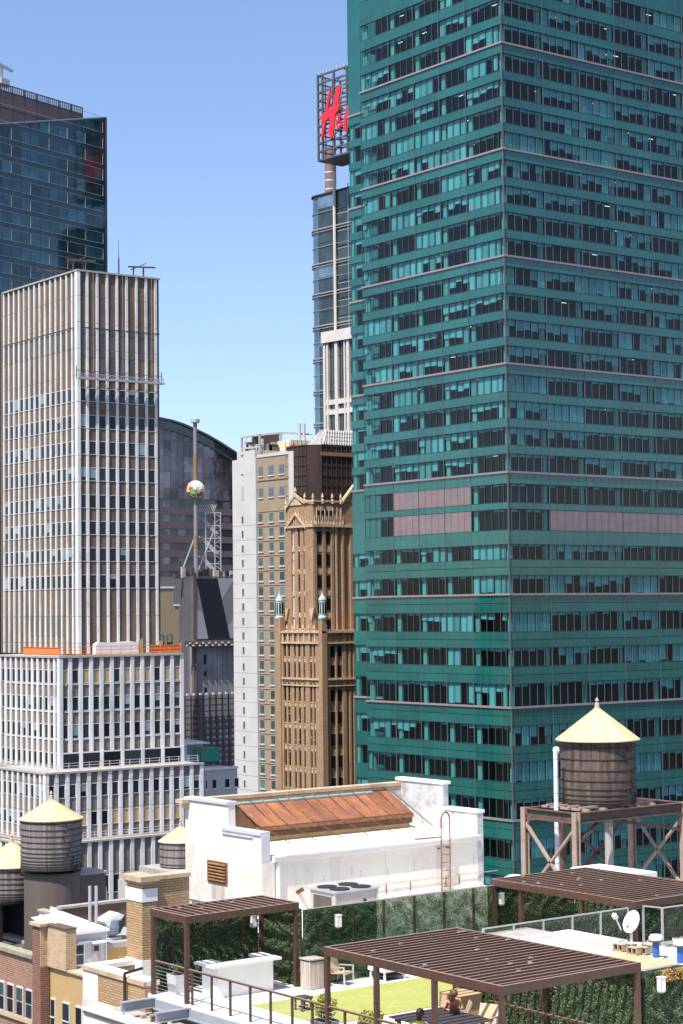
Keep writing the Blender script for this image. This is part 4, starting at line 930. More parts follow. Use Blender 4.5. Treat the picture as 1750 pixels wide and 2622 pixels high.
# skylight
SK = thing('skylight', 'long rusty sheet-metal skylight hood on the white penthouse roof', 'skylight', (42.1, 60.5, 3.55))
sx0, sx1, sy0, sy1, szl, szh = 42.1, 49.75, 60.45, 62.25, 4.12, 4.98
bx('curb', pm('stained_curb', (.34, .22, .10), .8, (.44, .30, .15), 2), SK, sx0 + .1, sx1 - .06, sy0 + .18, sy1, 3.5, 3.74)
bx('front_box', rustdark, SK, sx0, sx1, sy0 + .08, sy0 + .3, 3.74, 4.02); MB().prism([(sy0, 3.98), (sy0 + .25, 3.98), (sy0 + .25, 4.16), (sy0, 4.10)], 0, sx0 - .02, sx1 + .02).build('front_lip', rustbar, SK)
for side in (sx0, sx1 - .06): MB().prism([(sy0 + .25, 3.75), (sy1, 3.75), (sy1, szh - .03), (sy0 + .25, szl)], 0, side, side + .06).build('end_panel', rustdark, SK)
NP = 6; wdt = (sx1 - sx0) / NP; skew = -.0
for i in range(NP):
    a = sx0 + i * wdt
    MB().prism([(sy0 + .02, szl + .04), (sy1, szh + .01), (sy1, szh - .02), (sy0 + .02, szl)], 0, a + .01, a + wdt - .01).build('sheet_panel', rust, SK)
    MB().prism([(sy0, szl + .10), (sy1, szh + .08), (sy1, szh + .01), (sy0, szl + .04)], 0, a - .03, a + .03).build('rib', rustbar, SK)
    MB().bar((a + .55 * wdt, sy0 + .1, szl + .06), (a + .55 * wdt, sy1 - .1, szh + .04), .02, .02).build('seam', rustdark, SK)
    MB().tube((a + .1, sy0 + .25, szl + .12), (a + .75, sy0 - .95, 3.56), .018, 5).build('stay_rod', rustdark, SK)
MB().prism([(sy1 - .12, szh - .05), (sy1 + .06, szh + .05), (sy1 + .06, szh + .1), (sy1 - .12, szh + .02)], 0, sx0, sx1).build('ridge_cap', rustdark, SK)
MB().tube((sx1 + .05, sy1 - .4, 4.9), (sx1 + .55, sy0 - .6, 3.6), .02, 5).build('stay_rod', rustdark, SK)
# ladder
LD = thing('roof_ladder', 'rusty steel ladder with hooped top against the penthouse front', 'ladder', (48.75, 57.25, 1.42))
for x in (48.55, 48.99):
    mb = MB(); mb.tube((x, 57.3, 1.42), (x, 57.3, 4.2), .032, 6); mb.build('stringer', rustbar, LD)
mb = MB()
for i in range(8):
    a, b = math.pi * i / 8, math.pi * (i + 1) / 8
    mb.tube((48.77 + .22 * math.cos(a), 57.3, 4.2 + .28 * math.sin(a)), (48.77 + .22 * math.cos(b), 57.3, 4.2 + .28 * math.sin(b)), .032, 6)
mb.build('hoop', rustbar, LD)
for k in range(6): MB().tube((48.55, 57.3, 1.6 + .31 * k), (48.99, 57.3, 1.6 + .31 * k), .018, 5).build('rung', rustbar, LD)
bx('bracket', rustbar, LD, 48.5, 48.58, 57.3, 57.5, 3.05, 3.1); bx('bracket', rustbar, LD, 48.96, 49.04, 57.3, 57.5, 3.05, 3.1); MB().bar((47.7, 57.9, 3.46), (48.95, 57.8, 3.46), .05, .05).build('loose_bar', rustbar, LD)
# condenser
AC = thing('condenser_unit', 'grey rooftop condenser with four fans behind the hedge', 'air conditioner', (41.7, 54.2, 1.42))
bx('casing', acm, AC, 40.62, 42.55, 53.75, 55.2, 1.45, 2.5); bx('top_plate', alu, AC, 40.56, 42.61, 53.69, 55.26, 2.5, 2.56)
for dx in (41.1, 42.05):
    for dy in (54.1, 54.85): MB().ring([(0, .02), (.28, .02), (.36, .035), (.36, 0)], 16, (dx, dy, 2.57)).build('fan', blackm, AC)
bx('coil_face', darkpanel, AC, 40.60, 40.62, 53.95, 55.0, 1.65, 2.35); MB().prism([(41.7, 1.5), (42.2, 1.5), (42.0, 2.2), (41.9, 2.2)], 1, 53.735, 53.75).build('vee_opening', blackm, AC)
for p in (40.62, 42.5): bx('corner_post', alu, AC, p - .03, p + .05, 53.72, 53.78, 1.45, 2.5)
bv = thing('pipe_cowl', 'small dark bent vent cowl beside the condenser', 'vent', (40.1, 54.9, 1.42))
MB().tube((40.35, 54.6, 1.5), (40.0, 55.0, 2.4), .06, 6).build('pipe', acm, bv); MB().bar((39.9, 55.05, 2.45), (40.1, 54.9, 2.6), .1, .14).build('hood', rustdark, bv)

# ------------------------------------------------------------------ hedges
LEAVES = []
def leaves(name, m, par, plane, c, a0, a1, z0, z1, n, thick=.055, size=.026, rs=1):
    """n leaf-sized quads standing off a vertical panel; plane 'x' faces -X at x=c, plane 'y' faces -Y at y=c"""
    rr = random.Random(rs); mb = MB(); v = mb.v; f = mb.f
    for _ in range(n):
        while True:
            a = rr.uniform(a0, a1); z = rr.uniform(z0, z1)
            if rr.random() < .62 + .22 * math.sin(a * 6.1 + 2.3 * math.sin(z * 4.7 + rs)) + .22 * math.sin(z * 7.3 + 1.9 * math.sin(a * 3.9)): break
        d = c - thick * rr.random() - .05 * max(0, math.sin(a * 8.3 + 3 * math.sin(z * 5.1)))
        p = Vector((d, a, z)) if plane == 'x' else Vector((a, d, z))
        nrm = Vector((rr.gauss(0, .75), rr.gauss(0, .75), rr.gauss(.35, .6))) + (Vector((-.8, 0, 0)) if plane == 'x' else Vector((0, -.8, 0)))
        nrm.normalize(); t = nrm.orthogonal().normalized(); t = Matrix.Rotation(rr.uniform(0, 6.28), 3, nrm) @ t; b = nrm.cross(t)
        s = size * rr.uniform(.6, 1.3); k = len(v)
        v += [tuple(p - t * s), tuple(p + b * s * .55), tuple(p + t * s), tuple(p - b * s * .55)]; f.append((k, k + 1, k + 2, k + 3))
    return mb.build(name, m, par, kind='stuff')
def hedge(label, plane, c, a0, a1, z0, z1, dens=2100, pale=0.0, rs=1, posts=0, grp=None):
    at = (c, (a0 + a1) / 2, z0) if plane == 'x' else ((a0 + a1) / 2, c, z0)
    t = thing('hedge_screen', label, 'hedge', at, group='ivy screens of the terrace')
    B = lambda n, m, p0, p1, q0, q1, r0, r1: bx(n, m, t, p0, p1, q0, q1, r0, r1) if plane == 'x' else bx(n, m, t, q0, q1, p0, p1, r0, r1)
    if pale:
        B('mesh_panel', backing, c, c + .04, a0, a0 + (a1 - a0) * (1 - pale), z0, z1); B('pale_panel', backpale, c, c + .04, a0 + (a1 - a0) * (1 - pale) + .002, a1, z0, z1)
    else: B('mesh_panel', backing, c, c + .04, a0, a1, z0, z1)
    area = (a1 - a0) * (z1 - z0)
    if pale:
        am = a0 + (a1 - a0) * (1 - pale)
        leaves('foliage', leafm, t, plane, c, a0, am, z0, z1, int(dens * (am - a0) * (z1 - z0)), rs=rs)
        leaves('sparse_foliage', leafm, t, plane, c, am, a1, z0 + .2, z1, int(dens * .34 * (a1 - am) * (z1 - z0)), rs=rs + 40)
        leaves('low_foliage', leafm, t, plane, c, am, a1, z0, z0 + 1.2, int(dens * .8 * (a1 - am) * 1.2), rs=rs + 41)
        leaves('dry_foliage', leafp, t, plane, c, am, a1, z0, z1, int(dens * .04 * (a1 - am) * (z1 - z0)), rs=rs + 42)
    else:
        leaves('foliage', leafm, t, plane, c, a0, a1, z0, z1, int(dens * area), rs=rs)
        leaves('dry_foliage', leafp, t, plane, c, a0, a1, z0, z1, int(dens * .22 * area), rs=rs + 20)
    for i in range(posts):
        a = a0 + (a1 - a0) * (i + .5) / posts; B('post', brown, c - .06, c + .0, a - .035, a + .035, z0, z1 + .03)
    return t
hedge('dense ivy screen behind the white bar counter', 'y', 53.95, 33.3, 37.45, 0, 2.62, rs=1, posts=3)
hedge('narrow ivy return at the right side of the small pergola', 'x', 37.5, 51.5, 53.9, 0, 2.55, rs=2)
hedge('long ivy screen in front of the penthouse, thinning to the right', 'y', 51.45, 37.56, 45.7, 0, 2.52, pale=.62, rs=3, posts=6)
hedge('ivy screen closing the back of the far right pergola', 'y', 51.46, 45.75, 50.0, 0, 2.55, rs=13, posts=3)
hedge('ivy screen under the far right pergola', 'x', 50.0, 46.6, 51.4, 0, 2.7, rs=4, posts=3)
hedge('ivy wall striped with slat shadows under the large pergola', 'x', 38.42, 36.95, 44.9, 0, 2.48, rs=5, dens=2300)
hd = hedge('ivy wall with a lantern at the lower right corner', 'y', 36.88, 38.42, 42.6, 0, 2.46, rs=6, dens=2300)
leaves('withered_patch', leafo, hd, 'y', 36.80, 39.0, 39.9, 2.12, 2.44, 700, rs=9)
hedge('low ivy row behind the glass railing', 'y', 44.72, 39.3, 50.5, 1.3, 2.45, rs=7, dens=1300, pale=0)
# glass sheets in front of ivy
gsx = thing('glass_screen', 'clear glass wind screen in front of the long ivy screen', 'glass screen', (42, 51.25, 0))
for i in range(7): bx('glass_panel', clearglass, gsx, 37.7 + 1.3 * i, 37.7 + 1.3 * i + 1.28, 51.22, 51.235, .05, 2.56)
bx('top_rail', alu, gsx, 37.6, 46.8, 51.215, 51.245, 2.56, 2.585)

# lanterns on the ivy
def lantern(label, x, y, z):
    t = thing('wall_lantern', label, 'lantern', (x, y, z), group='white box lanterns on the ivy screens')
    shade = pm('lantern_glass', (.78, .76, .72), .4) if 'lantern_glass' not in bpy.data.materials else bpy.data.materials['lantern_glass']
    bx('shade', shade, t, x - .085, x + .085, y - .085, y + .085, z - .2, z + .17); bx('cap', whitep, t, x - .1, x + .1, y - .1, y + .1, z + .17, z + .2); bx('base', acm, t, x - .07, x + .07, y - .07, y + .07, z - .24, z - .2)
    bx('corner_bar', acm, t, x - .09, x - .075, y - .09, y - .075, z - .2, z + .17)
lantern('white box lantern on the ivy screen left of the condenser', 38.82, 51.2, 2.07)
lantern('white box lantern behind the white bar counter', 37.1, 53.7, 1.95)
lantern('white box lantern at the left end of the far right pergola', 46.19, 51.25, 2.07)
lantern('white box lantern on the ivy at the lower right corner', 38.95, 36.72, 2.09)
# bulkhead whose walls carry the ivy
BH = thing('roof_bulkhead', 'low flat-roofed bulkhead carrying the satellite dish and blue vents', 'building', (38.46, 36.92, 0))
bx('wall', concrete, BH, 38.47, 41.25, 36.93, 44.6, 0, 2.4); bx('roof_surface', pm('grey_roof_felt', (.46, .42, .38), .9, (.40, .37, .33), 1.2), BH, 38.47, 41.25, 36.93, 42.75, 2.4, 2.46)
bx('sandy_patch', pm('sandy_coating', (.55, .42, .24), .9, (.47, .36, .21), 1.5), BH, 38.7, 40.2, 37.1, 39.6, 2.462, 2.466)
bx('roof_curb', white, BH, 40.95, 41.3, 36.9, 42.75, 2.40, 2.56); bx('roof_curb', white, BH, 38.44, 40.95, 42.4, 42.78, 2.40, 2.55); bx('roof_strip', white, BH, 39.25, 39.75, 39.2, 42.38, 2.462, 2.49); bx('edge_strip', alu, BH, 38.42, 41.0, 36.87, 36.95, 2.47, 2.50)
# satellite dish
SD = thing('satellite_dish', 'white satellite dish on a block-weighted mount on the bulkhead roof', 'satellite dish', (41.1, 39.9, 2.47))
mb = MB()
dc = Vector((41.15, 39.95, 3.16)); dn = Vector((-.93, .12, .42)).normalized(); du_ = dn.orthogonal().normalized(); dv_ = dn.cross(du_)
prof = [(0, -.13), (.11, -.115), (.22, -.08), (.31, -.03), (.35, 0)]
v = []; f = []
for r_, d_ in prof:
    for i in range(24):
        t = 2 * math.pi * i / 24; v.append(tuple(dc + du_ * r_ * math.cos(t) + dv_ * r_ * math.sin(t) + dn * d_))
for k in range(4):
    for i in range(24): f.append((k * 24 + i, k * 24 + (i + 1) % 24, (k + 1) * 24 + (i + 1) % 24, (k + 1) * 24 + i))
mb.add(v, f).build('reflector', whitep, SD, smooth=True)
MB().tube(dc - dv_ * .45, dc + dn * .55 - dv_ * .1, .022, 6).build('feed_arm', whitep, SD); MB().bar(dc + dn * .50 - dv_ * .12, dc + dn * .66 - dv_ * .04, .12, .12).build('feed_horn', whitep, SD)
MB().tube((41.15, 39.95, 2.47), (41.15, 39.97, 3.1), .045, 8).build('mast', alu, SD); MB().bar((41.2, 40.0, 2.5), (41.25, 40.1, 3.0), .22, .1).build('back_plate', rustdark, SD); bx('base_tray', blackm, SD, 40.8, 41.5, 39.5, 40.3, 2.47, 2.51)
for i, (x, y) in enumerate(((40.2, 39.5), (40.45, 39.35), (40.1, 38.85), (40.35, 38.72), (40.75, 38.9), (40.95, 39.05), (41.3, 39.2))):
    t = thing('concrete_block', ('hollow block at the left end of the dish ballast row', 'hollow block second from the left in the dish ballast row', 'hollow block third from the left in the dish ballast row', 'hollow block fourth from the left in the dish ballast row', 'hollow block fifth from the left in the dish ballast row', 'hollow block sixth from the left, near the blue vent', 'hollow block right behind the blue vent pipe')[i], 'concrete block', (x, y, 2.47), group='concrete blocks under the dish')
    mb = MB()
    for a, b in ((0, .03), (.175, .205), (.36, .39)): mb.box(x - .1, x + .1, y - .2 + a, y - .2 + b, 2.475, 2.67)
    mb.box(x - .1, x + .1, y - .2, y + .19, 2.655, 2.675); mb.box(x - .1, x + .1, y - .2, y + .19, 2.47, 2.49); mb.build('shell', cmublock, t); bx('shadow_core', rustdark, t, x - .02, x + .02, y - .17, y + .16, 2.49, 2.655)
for i, (x, y) in enumerate(((40.1, 37.98), (40.02, 36.98))):
    t = thing('vent_pipe', ('blue vent pipe with white cap beside the concrete blocks', 'blue vent pipe with white cap at the right picture edge')[i], 'vent', (x, y, 2.47), group='blue roof vents')
    MB().ring([(.0, .62), (.10, .62), (.10, .04), (.15, .0)], 14, (x, y, 2.47)).build('pipe', bluep, t); MB().ring([(0, .14), (.15, .12), (.20, .05), (.20, -.03), (.1, -.06)], 14, (x, y, 3.02)).build('cap', whitep, t); MB().ring([(.205, .02), (.205, -.02)], 14, (x, y, 2.98)).build('band', brownwall, t); bx('flashing', white, t, x - .16, x + .16, y - .16, y + .16, 2.47, 2.5)
# glass railing
def grail(label, pts, z0, z1, n):
    t = thing('glass_railing', label, 'railing', (*pts[0], z0), group='glass railings of the side roof')
    for (xa, ya), (xb, yb) in zip(pts, pts[1:]):
        k = max(1, round(math.hypot(xb - xa, yb - ya) / n))
        for i in range(k):
            a = Vector((xa + (xb - xa) * i / k, ya + (yb - ya) * i / k, 0)); b = Vector((xa + (xb - xa) * (i + 1) / k, ya + (yb - ya) * (i + 1) / k, 0))
            MB().bar((a.x, a.y, (z0 + z1) / 2), (b.x, b.y, (z0 + z1) / 2), .012, z1 - z0 - .06).build('glass_panel', clearglass, t); bx('post', alu, t, a.x - .03, a.x + .03, a.y - .03, a.y + .03, z0, z1)
        MB().bar((xa, ya, z1), (xb, yb, z1), .05, .04).build('handrail', alu, t)
    bx('post', alu, t, pts[-1][0] - .03, pts[-1][0] + .03, pts[-1][1] - .03, pts[-1][1] + .03, z0, z1)
grail('long clear glass railing between the two right pergolas', [(39.3, 44.45), (45.6, 44.42)], 1.35, 2.58, 1.26)
grail('tall clear glass fence with a corner at the right edge', [(46.2, 44.3), (46.35, 43.6), (49.5, 43.4)], 1.35, 2.6, 1.0)

# ------------------------------------------------------------------ pergolas
def pergola(label, x0, x1, y0, y1, slat_axis, posts, zt=2.77, bw=.09, bd=.24, rs=1):
    t = thing('pergola', label, 'pergola', (x0, y0, 0), group='brown steel pergolas')
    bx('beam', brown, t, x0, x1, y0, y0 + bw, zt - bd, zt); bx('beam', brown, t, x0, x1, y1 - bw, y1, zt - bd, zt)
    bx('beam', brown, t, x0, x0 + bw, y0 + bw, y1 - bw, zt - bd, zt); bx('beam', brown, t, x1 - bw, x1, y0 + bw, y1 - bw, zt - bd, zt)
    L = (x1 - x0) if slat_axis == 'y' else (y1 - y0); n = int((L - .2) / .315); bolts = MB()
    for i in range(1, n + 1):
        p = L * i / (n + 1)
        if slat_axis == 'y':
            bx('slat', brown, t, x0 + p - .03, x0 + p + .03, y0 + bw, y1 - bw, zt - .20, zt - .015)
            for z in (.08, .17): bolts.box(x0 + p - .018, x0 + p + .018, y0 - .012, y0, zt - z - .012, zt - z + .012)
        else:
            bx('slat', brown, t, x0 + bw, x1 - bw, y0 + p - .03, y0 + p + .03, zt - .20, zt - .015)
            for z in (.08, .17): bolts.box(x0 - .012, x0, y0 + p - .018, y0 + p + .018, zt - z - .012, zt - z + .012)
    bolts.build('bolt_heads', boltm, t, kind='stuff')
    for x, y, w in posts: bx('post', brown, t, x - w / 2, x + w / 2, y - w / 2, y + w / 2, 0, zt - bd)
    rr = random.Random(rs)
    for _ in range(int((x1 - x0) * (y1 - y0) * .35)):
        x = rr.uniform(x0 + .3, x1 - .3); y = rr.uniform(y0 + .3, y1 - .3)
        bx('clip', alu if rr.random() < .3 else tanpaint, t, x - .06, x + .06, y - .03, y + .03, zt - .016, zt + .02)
    return t
PW = .13
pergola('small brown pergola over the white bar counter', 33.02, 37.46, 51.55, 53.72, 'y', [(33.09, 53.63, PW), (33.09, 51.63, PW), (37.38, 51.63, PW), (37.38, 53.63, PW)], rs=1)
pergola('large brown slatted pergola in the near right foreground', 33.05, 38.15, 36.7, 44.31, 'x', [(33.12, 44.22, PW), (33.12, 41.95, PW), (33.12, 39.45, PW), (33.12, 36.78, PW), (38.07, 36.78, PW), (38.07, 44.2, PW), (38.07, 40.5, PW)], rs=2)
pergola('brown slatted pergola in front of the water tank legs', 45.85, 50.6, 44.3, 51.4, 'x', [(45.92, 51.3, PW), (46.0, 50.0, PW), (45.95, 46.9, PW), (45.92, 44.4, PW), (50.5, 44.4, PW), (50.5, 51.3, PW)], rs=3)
# terrace railing
TR = thing('terrace_railing', 'brown steel cable railing along the left edge of the terrace', 'railing', (33.1, 44, 0))
yy = [51.35, 50.23, 49.2, 48.12, 47.05, 45.95, 44.95] + [43.4, 41.1, 40.2, 38.4]
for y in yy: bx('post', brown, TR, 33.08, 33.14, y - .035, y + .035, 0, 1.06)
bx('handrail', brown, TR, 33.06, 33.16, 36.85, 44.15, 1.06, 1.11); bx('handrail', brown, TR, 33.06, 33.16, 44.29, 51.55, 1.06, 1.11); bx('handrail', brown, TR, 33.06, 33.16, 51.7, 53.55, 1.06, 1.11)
for k in range(8): MB().tube((33.11, 36.85, .12 + .115 * k), (33.11, 53.55, .12 + .115 * k), .006, 4).build('cable', alu, TR)
RH = thing('inner_handrail', 'brown handrail in front of the striped ivy wall', 'railing', (37.9, 40, 0))
bx('handrail', brown, RH, 37.87, 37.94, 37.0, 42.6, .82, .87)
for y in (37.1, 39.0, 40.9, 42.5): bx('post', brown, RH, 37.88, 37.93, y - .03, y + .03, 0, .82)

# ------------------------------------------------------------------ terrace furniture
BC = thing('bar_counter', 'white bar counter with overhanging top under the small pergola', 'counter', (35.4, 52.1, 0))
bx('front_panel', white, BC, 34.3, 36.48, 51.68, 51.78, .0, 1.02); bx('end_panel', white, BC, 34.3, 34.4, 51.78, 52.6, 0, 1.02); bx('end_panel', white, BC, 36.38, 36.48, 51.78, 52.6, 0, 1.02); bx('inner_shelf', concrete, BC, 34.4, 36.38, 51.78, 52.55, .5, .54)
bx('counter_top', white, BC, 33.95, 36.62, 51.38, 51.95, 1.02, 1.1); bx('counter_top', white, BC, 33.95, 34.6, 51.95, 52.55, 1.02, 1.1); bx('counter_top', white, BC, 36.1, 36.62, 51.95, 52.55, 1.02, 1.1)
def shrubby(label, x, y, w, h, pmat_, rad, n, lm, rs, ztop, grp):
    t = thing('potted_shrub', label, 'planter', (x, y, 0), group=grp)
    mb = MB(); a, b = w / 2 * .86, w / 2
    mb.add([(x - a, y - a, 0), (x + a, y - a, 0), (x + a, y + a, 0), (x - a, y + a, 0), (x - b, y - b, h), (x + b, y - b, h), (x + b, y + b, h), (x - b, y + b, h)], [(0, 3, 2, 1), (0, 1, 5, 4), (1, 2, 6, 5), (2, 3, 7, 6), (3, 0, 4, 7)]).build('pot', pmat_, t)
    bx('soil', rustdark, t, x - b + .03, x + b - .03, y - b + .03, y + b - .03, h - .08, h - .04); rr = random.Random(rs)
    for k in range(5): MB().tube((x + rr.uniform(-.05, .05), y + rr.uniform(-.05, .05), h - .05), (x + rr.uniform(-.3, .3) * rad, y + rr.uniform(-.3, .3) * rad, h + (ztop - h) * .8), .012, 4).build('stem', stem, t)
    mb = MB(); v = mb.v; f = mb.f
    for _ in range(n):
        while True:
            q = Vector((rr.uniform(-1, 1), rr.uniform(-1, 1), rr.uniform(-1, 1)))
            if q.length < 1 and q.length > .35: break
        lump = .75 + .35 * math.sin(5 * q.x + rs) * math.cos(4 * q.y + 2 * q.z)
        p = Vector((x + q.x * rad * lump, y + q.y * rad * lump, (h + ztop) / 2 + .03 + q.z * (ztop - h) / 2 * lump * 1.1))
        nn = (q + Vector((rr.gauss(0, .6), rr.gauss(0, .6), rr.gauss(.3, .5)))).normalized(); tt = nn.orthogonal().normalized(); tt = Matrix.Rotation(rr.uniform(0, 6.28), 3, nn) @ tt; bb = nn.cross(tt); s = rr.uniform(.03, .06); k = len(v)
        v += [tuple(p - tt * s), tuple(p + bb * s * .5), tuple(p + tt * s), tuple(p - bb * s * .5)]; f.append((k, k + 1, k + 2, k + 3))
    mb.build('foliage', lm, t, kind='stuff')
shrubby('slate planter with a bright green shrub beside the near pergola post', 33.62, 45.05, .62, .5, slate, .42, 1100, shrub, 3, 1.28, 'potted shrubs at the railing')
shrubby('bright green shrub behind the handrail under the large pergola', 33.72, 43.0, .6, .45, slate, .5, 1300, shrub, 5, 1.05, 'potted shrubs at the railing')
shrubby('pale grey tapered planter with dark plant under the small pergola', 33.85, 53.35, .55, .62, greypl, .34, 700, leafm, 8, .95, None)
BN = thing('litter_bin', 'square weathered wood slat litter bin by the ivy corner', 'bin', (37.62, 51.05, 0))
for k in range(6):
    a = 37.36 + k * .088; bx('slat', binw, BN, a, a + .08, 50.78, 50.81, .02, .9); bx('slat', binw, BN, 37.33, 37.36, 50.8 + k * .088, 50.88 + k * .088, .02, .9)
bx('liner', darkpanel, BN, 37.37, 37.88, 50.82, 51.32, .0, .88); bx('corner_post', binw, BN, 37.32, 37.37, 50.77, 50.82, 0, .92); bx('lid', concrete, BN, 37.30, 37.93, 50.75, 51.36, .96, 1.0); bx('bag_rim', blackm, BN, 37.34, 37.9, 50.79, 51.33, .9, .96)
def sling_chair(label, x, y, rot):
    t = thing('patio_chair', label, 'chair', (x, y, 0), rot, 'tan sling patio chairs', local=True)
    for sx in (-.28, .28):
        mb = MB(); mb.bar((sx, -.32, 0), (sx, -.30, .62), .045, .045); mb.bar((sx, -.32, .62), (sx, .28, .60), .05, .04); mb.build('arm_frame', alu, t); MB().bar((sx, .36, 0), (sx, .24, .60), .045, .045).build('leg', alu, t); MB().bar((sx, .22, .40), (sx, .42, .92), .04, .04).build('back_post', alu, t)
    MB().prism([(-.30, .42), (.24, .36), (.25, .39), (-.30, .45)], 0, -.25, .25).build('seat', wicker, t); MB().prism([(.20, .38), (.28, .62), (.42, .92), (.45, .91), (.31, .61), (.23, .37)], 0, -.26, .26).build('backrest', wicker, t); MB().bar((-.26, -.29, .40), (.26, -.29, .40), .04, .05).build('front_bar', alu, t)
sling_chair('tan patio chair on the white deck beside the litter bin', 38.72, 50.95, R(20))
sling_chair('tan patio chair facing away, left of the near pergola post', 37.05, 41.9, R(-65))
sling_chair('tan patio chair beside the cardboard box', 36.85, 42.9, R(-125))
LT = thing('low_table', 'low white square table on the deck right of the bin', 'table', (40.5, 50.75, 0))
bx('table_top', white, LT, 40.05, 41.05, 50.3, 51.2, .3, .42)
for x in (40.1, 40.95):
    for y in (50.35, 51.1): bx('leg', white, LT, x, x + .06, y, y + .06, 0, .3)
bx('under_shelf', blackm, LT, 40.15, 40.95, 50.4, 51.1, .12, .16)
STl = thing('side_stool', 'small dark wooden stool on the lawn by the railing', 'stool', (35.3, 48.4, .03))
bx('seat', tablem, STl, 35.05, 35.5, 48.15, 48.6, .40, .46)
for x in (35.08, 35.42):
    for y in (48.18, 48.52): bx('leg', tablem, STl, x, x + .05, y, y + .05, .03, .40)
bx('stretcher', tablem, STl, 35.1, 35.45, 48.34, 48.38, .14, .19)
DT = thing('dining_table', 'long dark slatted table under the large pergola', 'table', (35.6, 42.2, 0))
for k in range(10): bx('plank', tablem, DT, 34.6, 36.6, 41.0 + .23 * k, 41.21 + .23 * k, .71, .75)
for x in (34.75, 36.35):
    for y in (41.2, 43.0): bx('leg', tablem, DT, x, x + .09, y, y + .09, 0, .71)
bx('apron', tablem, DT, 34.72, 36.48, 43.1, 43.16, .6, .71)
KB = thing('cardboard_box', 'large open cardboard box against the striped ivy wall', 'box', (37.6, 43.4, 0))
bx('carton', cardb, KB, 37.2, 38.0, 43.1, 44.1, .02, .98); bx('top_flap', cardb, KB, 37.18, 38.02, 43.08, 44.12, .98, 1.0); bx('tape', boards, KB, 37.19, 38.0, 43.58, 43.64, 1.001, 1.004)

# ------------------------------------------------------------------ people under the large pergola
def person(label, x, y, rot, joints, bones, hairm, topm, hairparts, clothes):
    t = thing('person', label, 'person', (x, y, 0), rot, local=True)
    names = list(joints); me = bpy.data.meshes.new('body')
    me.from_pydata([joints[n][:3] for n in names], [(names.index(a), names.index(b)) for a, b in bones], []); me.materials.append(skin)
    o = link('body', me, t, (0, 0, 0)); sk = o.modifiers.new('skin', 'SKIN'); sk.use_smooth_shade = True
    for i, n in enumerate(names):
        d = me.skin_vertices[0].data[i]; r_ = joints[n][3]; d.radius = (r_, r_) if len(joints[n]) < 5 else (r_, joints[n][4]); d.use_root = (n == 'pelvis')
    o.modifiers.new('sub', 'SUBSURF').levels = 2; o.modifiers['sub'].render_levels = 2
    for nm_, m_, c, s in hairparts + clothes:
        mb = MB(); n1, n2 = 10, 14; v = []; f = []
        for i in range(n1 + 1):
            for j in range(n2):
                a, b = math.pi * i / n1, 2 * math.pi * j / n2; k = 1 + .05 * math.sin(5 * b + 3 * a)
                v.append((c[0] + s[0] * k * math.sin(a) * math.cos(b), c[1] + s[1] * k * math.sin(a) * math.sin(b), c[2] + s[2] * math.cos(a)))
        for i in range(n1):
            for j in range(n2): f.append((i * n2 + j, i * n2 + (j + 1) % n2, (i + 1) * n2 + (j + 1) % n2, (i + 1) * n2 + j))
        mb.add(v, f).build(nm_, m_, t, smooth=True)
    return t
def seated(lean, reach):
    J = {'pelvis': (0, 0, .52, .15, .12), 'waist': (0, .08 * lean, .70, .13, .10), 'chest': (0, .24 * lean, .92, .16, .11), 'neckb': (0, .33 * lean, 1.05, .06), 'neck': (0, .40 * lean, 1.12, .055), 'head': (0, .50 * lean, 1.20, .085, .095), 'crown': (0, .53 * lean, 1.29, .07)}
    Bn = [('pelvis', 'waist'), ('waist', 'chest'), ('chest', 'neckb'), ('neckb', 'neck'), ('neck', 'head'), ('head', 'crown')]
    J['nose'] = (0, .50 * lean + .115, 1.19, .012); Bn.append(('head', 'nose'))
    for s, k in ((-1, 'l'), (1, 'r')):
        J[k + 'sh'] = (s * .19, .27 * lean, .98, .06); J[k + 'el'] = (s * .27, .27 * lean + .14, .80, .045); J[k + 'wr'] = (s * .16, .27 * lean + .14 + reach, .79, .03); J[k + 'pm'] = (s * .14, .27 * lean + .22 + reach, .79, .028, .018)
        J[k + 'hp'] = (s * .10, .06, .50, .10); J[k + 'kn'] = (s * .13, .48, .50, .07); J[k + 'an'] = (s * .13, .50, .10, .045); J[k + 'ft'] = (s * .14, .66, .05, .04)
        Bn += [('chest', k + 'sh'), (k + 'sh', k + 'el'), (k + 'el', k + 'wr'), (k + 'wr', k + 'pm'), ('pelvis', k + 'hp'), (k + 'hp', k + 'kn'), (k + 'kn', k + 'an'), (k + 'an', k + 'ft')]
        for q in range(4):
            J[f'{k}f{q}'] = (s * .14 + (q - 1.5) * .021, .27 * lean + .27 + reach - abs(q - 1.4) * .006, .785, .009); J[f'{k}g{q}'] = (s * .14 + (q - 1.5) * .024, .27 * lean + .31 + reach - abs(q - 1.4) * .012, .77, .008)
            Bn += [(k + 'pm', f'{k}f{q}'), (f'{k}f{q}', f'{k}g{q}')]
        J[k + 'th'] = (s * .14 - s * .05, .27 * lean + .24 + reach, .785, .010); Bn.append((k + 'pm', k + 'th'))
    return J, Bn
J, Bn = seated(.35, .16)
person('dark-haired person in a yellow top sitting at the dark table', 33.95, 41.15, R(-60), J, Bn, hair, clothy, [('hair', hair, (0, .14, 1.25), (.12, .13, .13)), ('hair_back', hair, (0, .06, 1.08), (.08, .06, .14))], [('top', clothy, (0, .06, .80), (.205, .165, .27))])
for k_ in ('crown', 'head', 'neck'): pass
J, Bn = seated(1.0, .12)
person('brown-haired person in a rust top leaning over the table by the cardboard box', 36.75, 43.05, R(150), J, Bn, hairb, clothr, [('hair', hairb, (0, .52, 1.27), (.12, .14, .12)), ('hair_side', hairb, (.06, .46, 1.13), (.10, .08, .12))], [('top', clothr, (0, .12, .78), (.215, .24, .26))])
